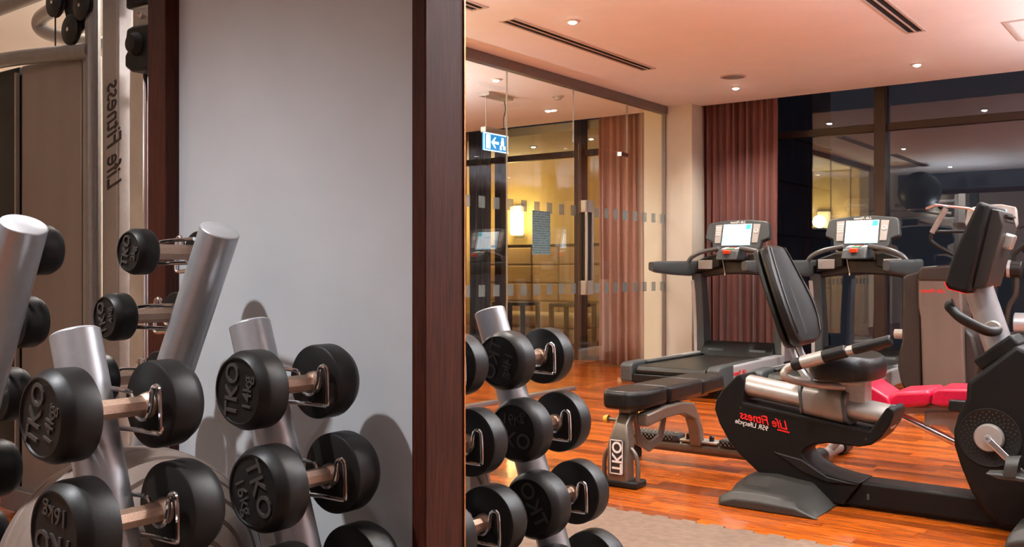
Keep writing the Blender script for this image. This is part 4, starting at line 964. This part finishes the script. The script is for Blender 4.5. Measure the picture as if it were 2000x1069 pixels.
# mast, console, handlebar
m0, m1 = Vector((-0.700, BY, 0.66)), Vector((-0.805, BY, 0.985))
obj('console_mast', MB().rings([[m0 * (1 - f) + m1 * f + Vector((0.057 * math.cos(a), 0.045 * math.sin(a), 0)) for a in [2 * math.pi * k / 28 for k in range(28)]] for f in (0, 0.5, 1.0)]), silver, bk)
cpf = [(-0.754, 1.268), (-0.715, 1.252), (-0.786, 0.930), (-0.800, 0.915), (-0.860, 0.932), (-0.873, 0.955), (-0.843, 1.065), (-0.798, 1.170)]
ch = obj('console_housing', MB().prism(cpf, BY - 0.19, BY + 0.19), body_black, bk, 0.014, 3)
bkp = [(-0.716, 1.250), (-0.700, 1.225), (-0.768, 0.955), (-0.786, 0.930)]
obj('console_back', MB().prism([(-0.718, 1.24), (-0.690, 1.235), (-0.676, 1.17), (-0.735, 0.94), (-0.775, 0.93), (-0.786, 0.935)], BY - 0.13, BY + 0.17), brown_shell, bk, 0.02, 3)
for k in range(3):
    z = 1.215 - k * 0.018
    obj('vent_slot', MB().bar((-0.680 - 0.004 * k + 0.001, BY - 0.06, z), (-0.680 - 0.004 * k + 0.001, BY + 0.12, z), 0.012, 0.007), vent_dark, ch)
obj('console_screen', MB().bar((-0.8215, BY - 0.13, 1.1175), (-0.8215, BY + 0.13, 1.1175), 0.004, 0.10, up=(0.394, 0, 0.919)), screen_pale, ch)
obj('console_trim', MB().prism([(-0.8745, 0.956), (-0.861, 0.930), (-0.800, 0.9135), (-0.80, 0.9155), (-0.860, 0.933), (-0.8725, 0.957)], BY - 0.192, BY + 0.192), red_print, ch)
obj('mast_knuckle', MB().bar((-0.720, BY, 1.13), (-0.660, BY, 1.11), 0.07, 0.06), champagne, bk, 0.01, 3)
for s in (-1, 1):
    yh = BY + s * 0.21
    obj('handlebar', MB().tube([(-0.720, BY, 0.775), (-0.712, BY + s * 0.07, 0.768), (-0.735, BY + s * 0.14, 0.772), (-0.800, yh, 0.815), (-0.838, yh, 0.850), (-0.850, yh, 0.868), (-0.835, yh, 0.878)], 0.0195, 14, 5), black_plastic, bk)
obj('handlebar_clamp', MB().tube([(-0.728, BY - 0.062, 0.775), (-0.728, BY + 0.062, 0.775)], 0.032, 18), champagne, bk, 0.004)

# ------------------------------------------------------------------ elliptical trainer behind the bike
EY = 7.4
el = thing('elliptical_trainer', 'grey brown elliptical trainer with tall drive tower behind the bike console', 'elliptical trainer', (-1.6, EY, 0))
obj('left_cover', MB().prism([(-1.877, 0.944), (-1.856, 0.97), (-1.751, 1.0), (-1.742, 0.10), (-1.85, 0.12), (-1.890, 0.20), (-1.910, 0.30), (-1.902, 0.404), (-1.880, 0.50)], EY - 0.11, EY + 0.16), brown_shell, el, 0.03, 4)
tw_ = obj('drive_tower', MB().prism([(-1.758, 1.0), (-1.733, 1.026), (-1.539, 1.043), (-1.472, 1.0), (-1.445, 0.177), (-1.48, 0.09), (-1.726, 0.09), (-1.742, 0.669), (-1.758, 0.743)], EY - 0.16, EY + 0.14), tower_shell, el, 0.02, 4)
obj('tower_cap', MB().prism([(-1.757, 0.925), (-1.757, 1.0), (-1.733, 1.030), (-1.539, 1.048), (-1.466, 1.003), (-1.468, 0.925)], EY - 0.166, EY + 0.146), brown_shell, el, 0.02, 4)
obj('logo', MB().text('Life Fitness', 0.036, (-1.655, EY - 0.1615, 0.86), (-1, 0, 0), (0, 0, 1), 0.001, 0.4, off=0.012), red_print, tw_, smooth=False)
obj('right_cover', MB().prism([(-1.472, 0.62), (-1.40, 0.56), (-1.36, 0.40), (-1.374, 0.235), (-1.42, 0.12), (-1.48, 0.10)], EY - 0.11, EY + 0.16), brown_shell, el, 0.03, 4)
obj('base', MB().box(-1.80, -1.42, EY - 0.10, EY + 0.9, 0.0, 0.10), black_plastic, el, 0.02, 3)
for a in (-1.95, -1.40): obj('foot', MB().lathe([(0.03, 0), (0.03, 0.03), (0.0005, 0.03)], 14, Matrix.Translation((a + 0.12, EY, 0))), black_plastic, el)
obj('rear_roller', MB().tube([(-1.945, EY - 0.05, 0.54), (-1.87, EY - 0.05, 0.54)], 0.036, 16), champagne, el, 0.004)
obj('console_stem', MB().tube([(-1.42, EY + 0.05, 0.9), (-1.36, EY + 0.02, 1.1), (-1.32, EY, 1.25)], 0.035, 14, 4), grey_metal, el)
DM = Matrix.Translation((-1.31, EY - 0.02, 1.34)) @ Matrix.Rotation(R(-16), 4, 'X')
hs = obj('console', MB().prism([(x * 0.62, z) for x, z in ((-0.20, -0.13), (0.20, -0.13), (0.235, -0.05), (0.27, 0.0), (0.25, 0.11), (0.10, 0.135), (-0.10, 0.135), (-0.25, 0.11), (-0.27, 0.0), (-0.235, -0.05))], 0, 0.06, DM), light_plastic, el, 0.01, 3)
obj('screen', MB().box(-0.10, 0.10, -0.004, 0.001, -0.08, 0.09, DM), screen_pale, hs)
obj('fixed_handle', MB().tube([(-1.716, EY - 0.1, 1.447), (-1.647, EY - 0.1, 1.47), (-1.572, EY - 0.08, 1.46), (-1.44, EY - 0.05, 1.44), (-1.38, EY, 1.40)], 0.011, 10, 4), chrome, el)
obj('moving_grip', MB().tube([(-1.583, EY - 0.1, 1.446), (-1.675, EY - 0.1, 1.274)], 0.020, 12), grey_metal, el)
obj('moving_arm', MB().tube([(-1.675, EY - 0.1, 1.28), (-1.682, EY - 0.1, 1.24), (-1.665, EY - 0.1, 1.20), (-1.532, EY - 0.1, 1.115), (-1.44, EY - 0.06, 1.06)], 0.014, 12, 4), black_plastic, el)
obj('cross_handle', MB().tube([(-1.657, EY - 0.1, 1.281), (-1.45, EY - 0.05, 1.280)], 0.012, 10), black_plastic, el)
obj('arm_pivot', MB().tube([(-1.25, EY, 1.02), (-1.115, EY, 1.012)], 0.058, 20), black_plastic, el, 0.008)
obj('pivot_ring', MB().tube([(-1.205, EY, 1.017), (-1.185, EY, 1.016)], 0.061, 20), silver, el)
obj('moving_arm', MB().tube([(-1.166, EY, 1.07), (-1.16, EY, 1.12), (-1.088, EY, 1.191), (-1.0, EY, 1.27), (-0.96, EY, 1.46)], 0.016, 12, 4), black_plastic, el)
obj('moving_arm', MB().tube([(-1.15, EY, 0.96), (-1.156, EY, 0.84), (-1.197, EY, 0.755), (-1.207, EY, 0.615), (-1.20, EY, 0.30), (-1.22, EY + 0.15, 0.12)], 0.018, 12, 4), brown_shell, el)
obj('pivot_beam', MB().bar((-1.36, EY + 0.02, 0.98), (-1.12, EY + 0.02, 0.97), 0.05, 0.04), black_plastic, el, 0.006)
obj('side_drum', MB().tube([(-1.16, EY - 0.02, 0.64), (-1.0, EY - 0.02, 0.64)], 0.075, 20), silver, el, 0.006)
obj('side_base', MB().box(-1.25, -0.95, EY - 0.1, EY + 0.2, 0.0, 0.57), brown_shell, el, 0.02, 3)

# ------------------------------------------------------------------ red bench behind the bike
RY = 5.10
rb = thing('abdominal_bench', 'red padded abdominal bench with chrome frame behind the bike', 'bench', (-1.3, RY, 0))
def rpad(name, pts, y0, y1): return obj(name, MB().prism(pts, y0, y1), red_leather, rb, 0.022, 4)
rpad('leg_pad', [(-1.52, 0.375), (-1.515, 0.440), (-1.45, 0.438), (-1.345, 0.375), (-1.330, 0.345), (-1.335, 0.320), (-1.40, 0.325)], RY - 0.15, RY + 0.13)
rpad('seat_pad', [(-1.362, 0.335), (-1.350, 0.375), (-1.316, 0.400), (-1.170, 0.418), (-1.150, 0.410), (-1.160, 0.345), (-1.330, 0.310)], RY - 0.12, RY + 0.20)
rpad('back_pad', [(-1.150, 0.350), (-1.140, 0.415), (-1.118, 0.428), (-0.66, 0.455), (-0.640, 0.44), (-0.640, 0.385), (-1.06, 0.345)], RY - 0.12, RY + 0.20)
obj('pad_support', MB().bar((-1.36, RY + 0.02, 0.292), (-0.66, RY + 0.02, 0.345), 0.07, 0.035), champagne, rb, 0.004)
obj('chrome_strut', MB().tube([(-1.50, RY, 0.30), (-1.354, RY, 0.278), (-1.09, RY, 0.170), (-0.80, RY, 0.05)], 0.020, 14, 4), chrome, rb)
obj('hinge_plate', MB().prism([(-1.20, 0.30), (-1.02, 0.315), (-1.03, 0.20), (-1.07, 0.20), (-1.10, 0.24), (-1.20, 0.235)], RY - 0.03, RY - 0.018), grey_metal, rb, 0.004)
obj('pad_grip', MB().prism([(-1.065, 0.33), (-1.06, 0.385), (-0.97, 0.385), (-0.97, 0.33)], RY - 0.155, RY - 0.12), black_plastic, rb, 0.008)
obj('front_leg', MB().tube([(-1.50, RY, 0.30), (-1.62, RY, 0.13), (-1.68, RY, 0.055)], 0.022, 14, 4), grey_metal, rb)
obj('foot_tube', MB().tube([(-1.682, RY - 0.16, 0.042), (-1.682, RY + 0.20, 0.042)], 0.028, 16), grey_metal, rb)
for a, b in ((-0.24, -0.12), (0.16, 0.28)): obj('foam_roller', MB().tube([(-1.682, RY + a, 0.042), (-1.682, RY + b, 0.042)], 0.042, 20), black_plastic, rb, 0.006, 3)
obj('rear_foot_tube', MB().tube([(-0.78, RY - 0.22, 0.035), (-0.78, RY + 0.22, 0.035)], 0.028, 16), grey_metal, rb)
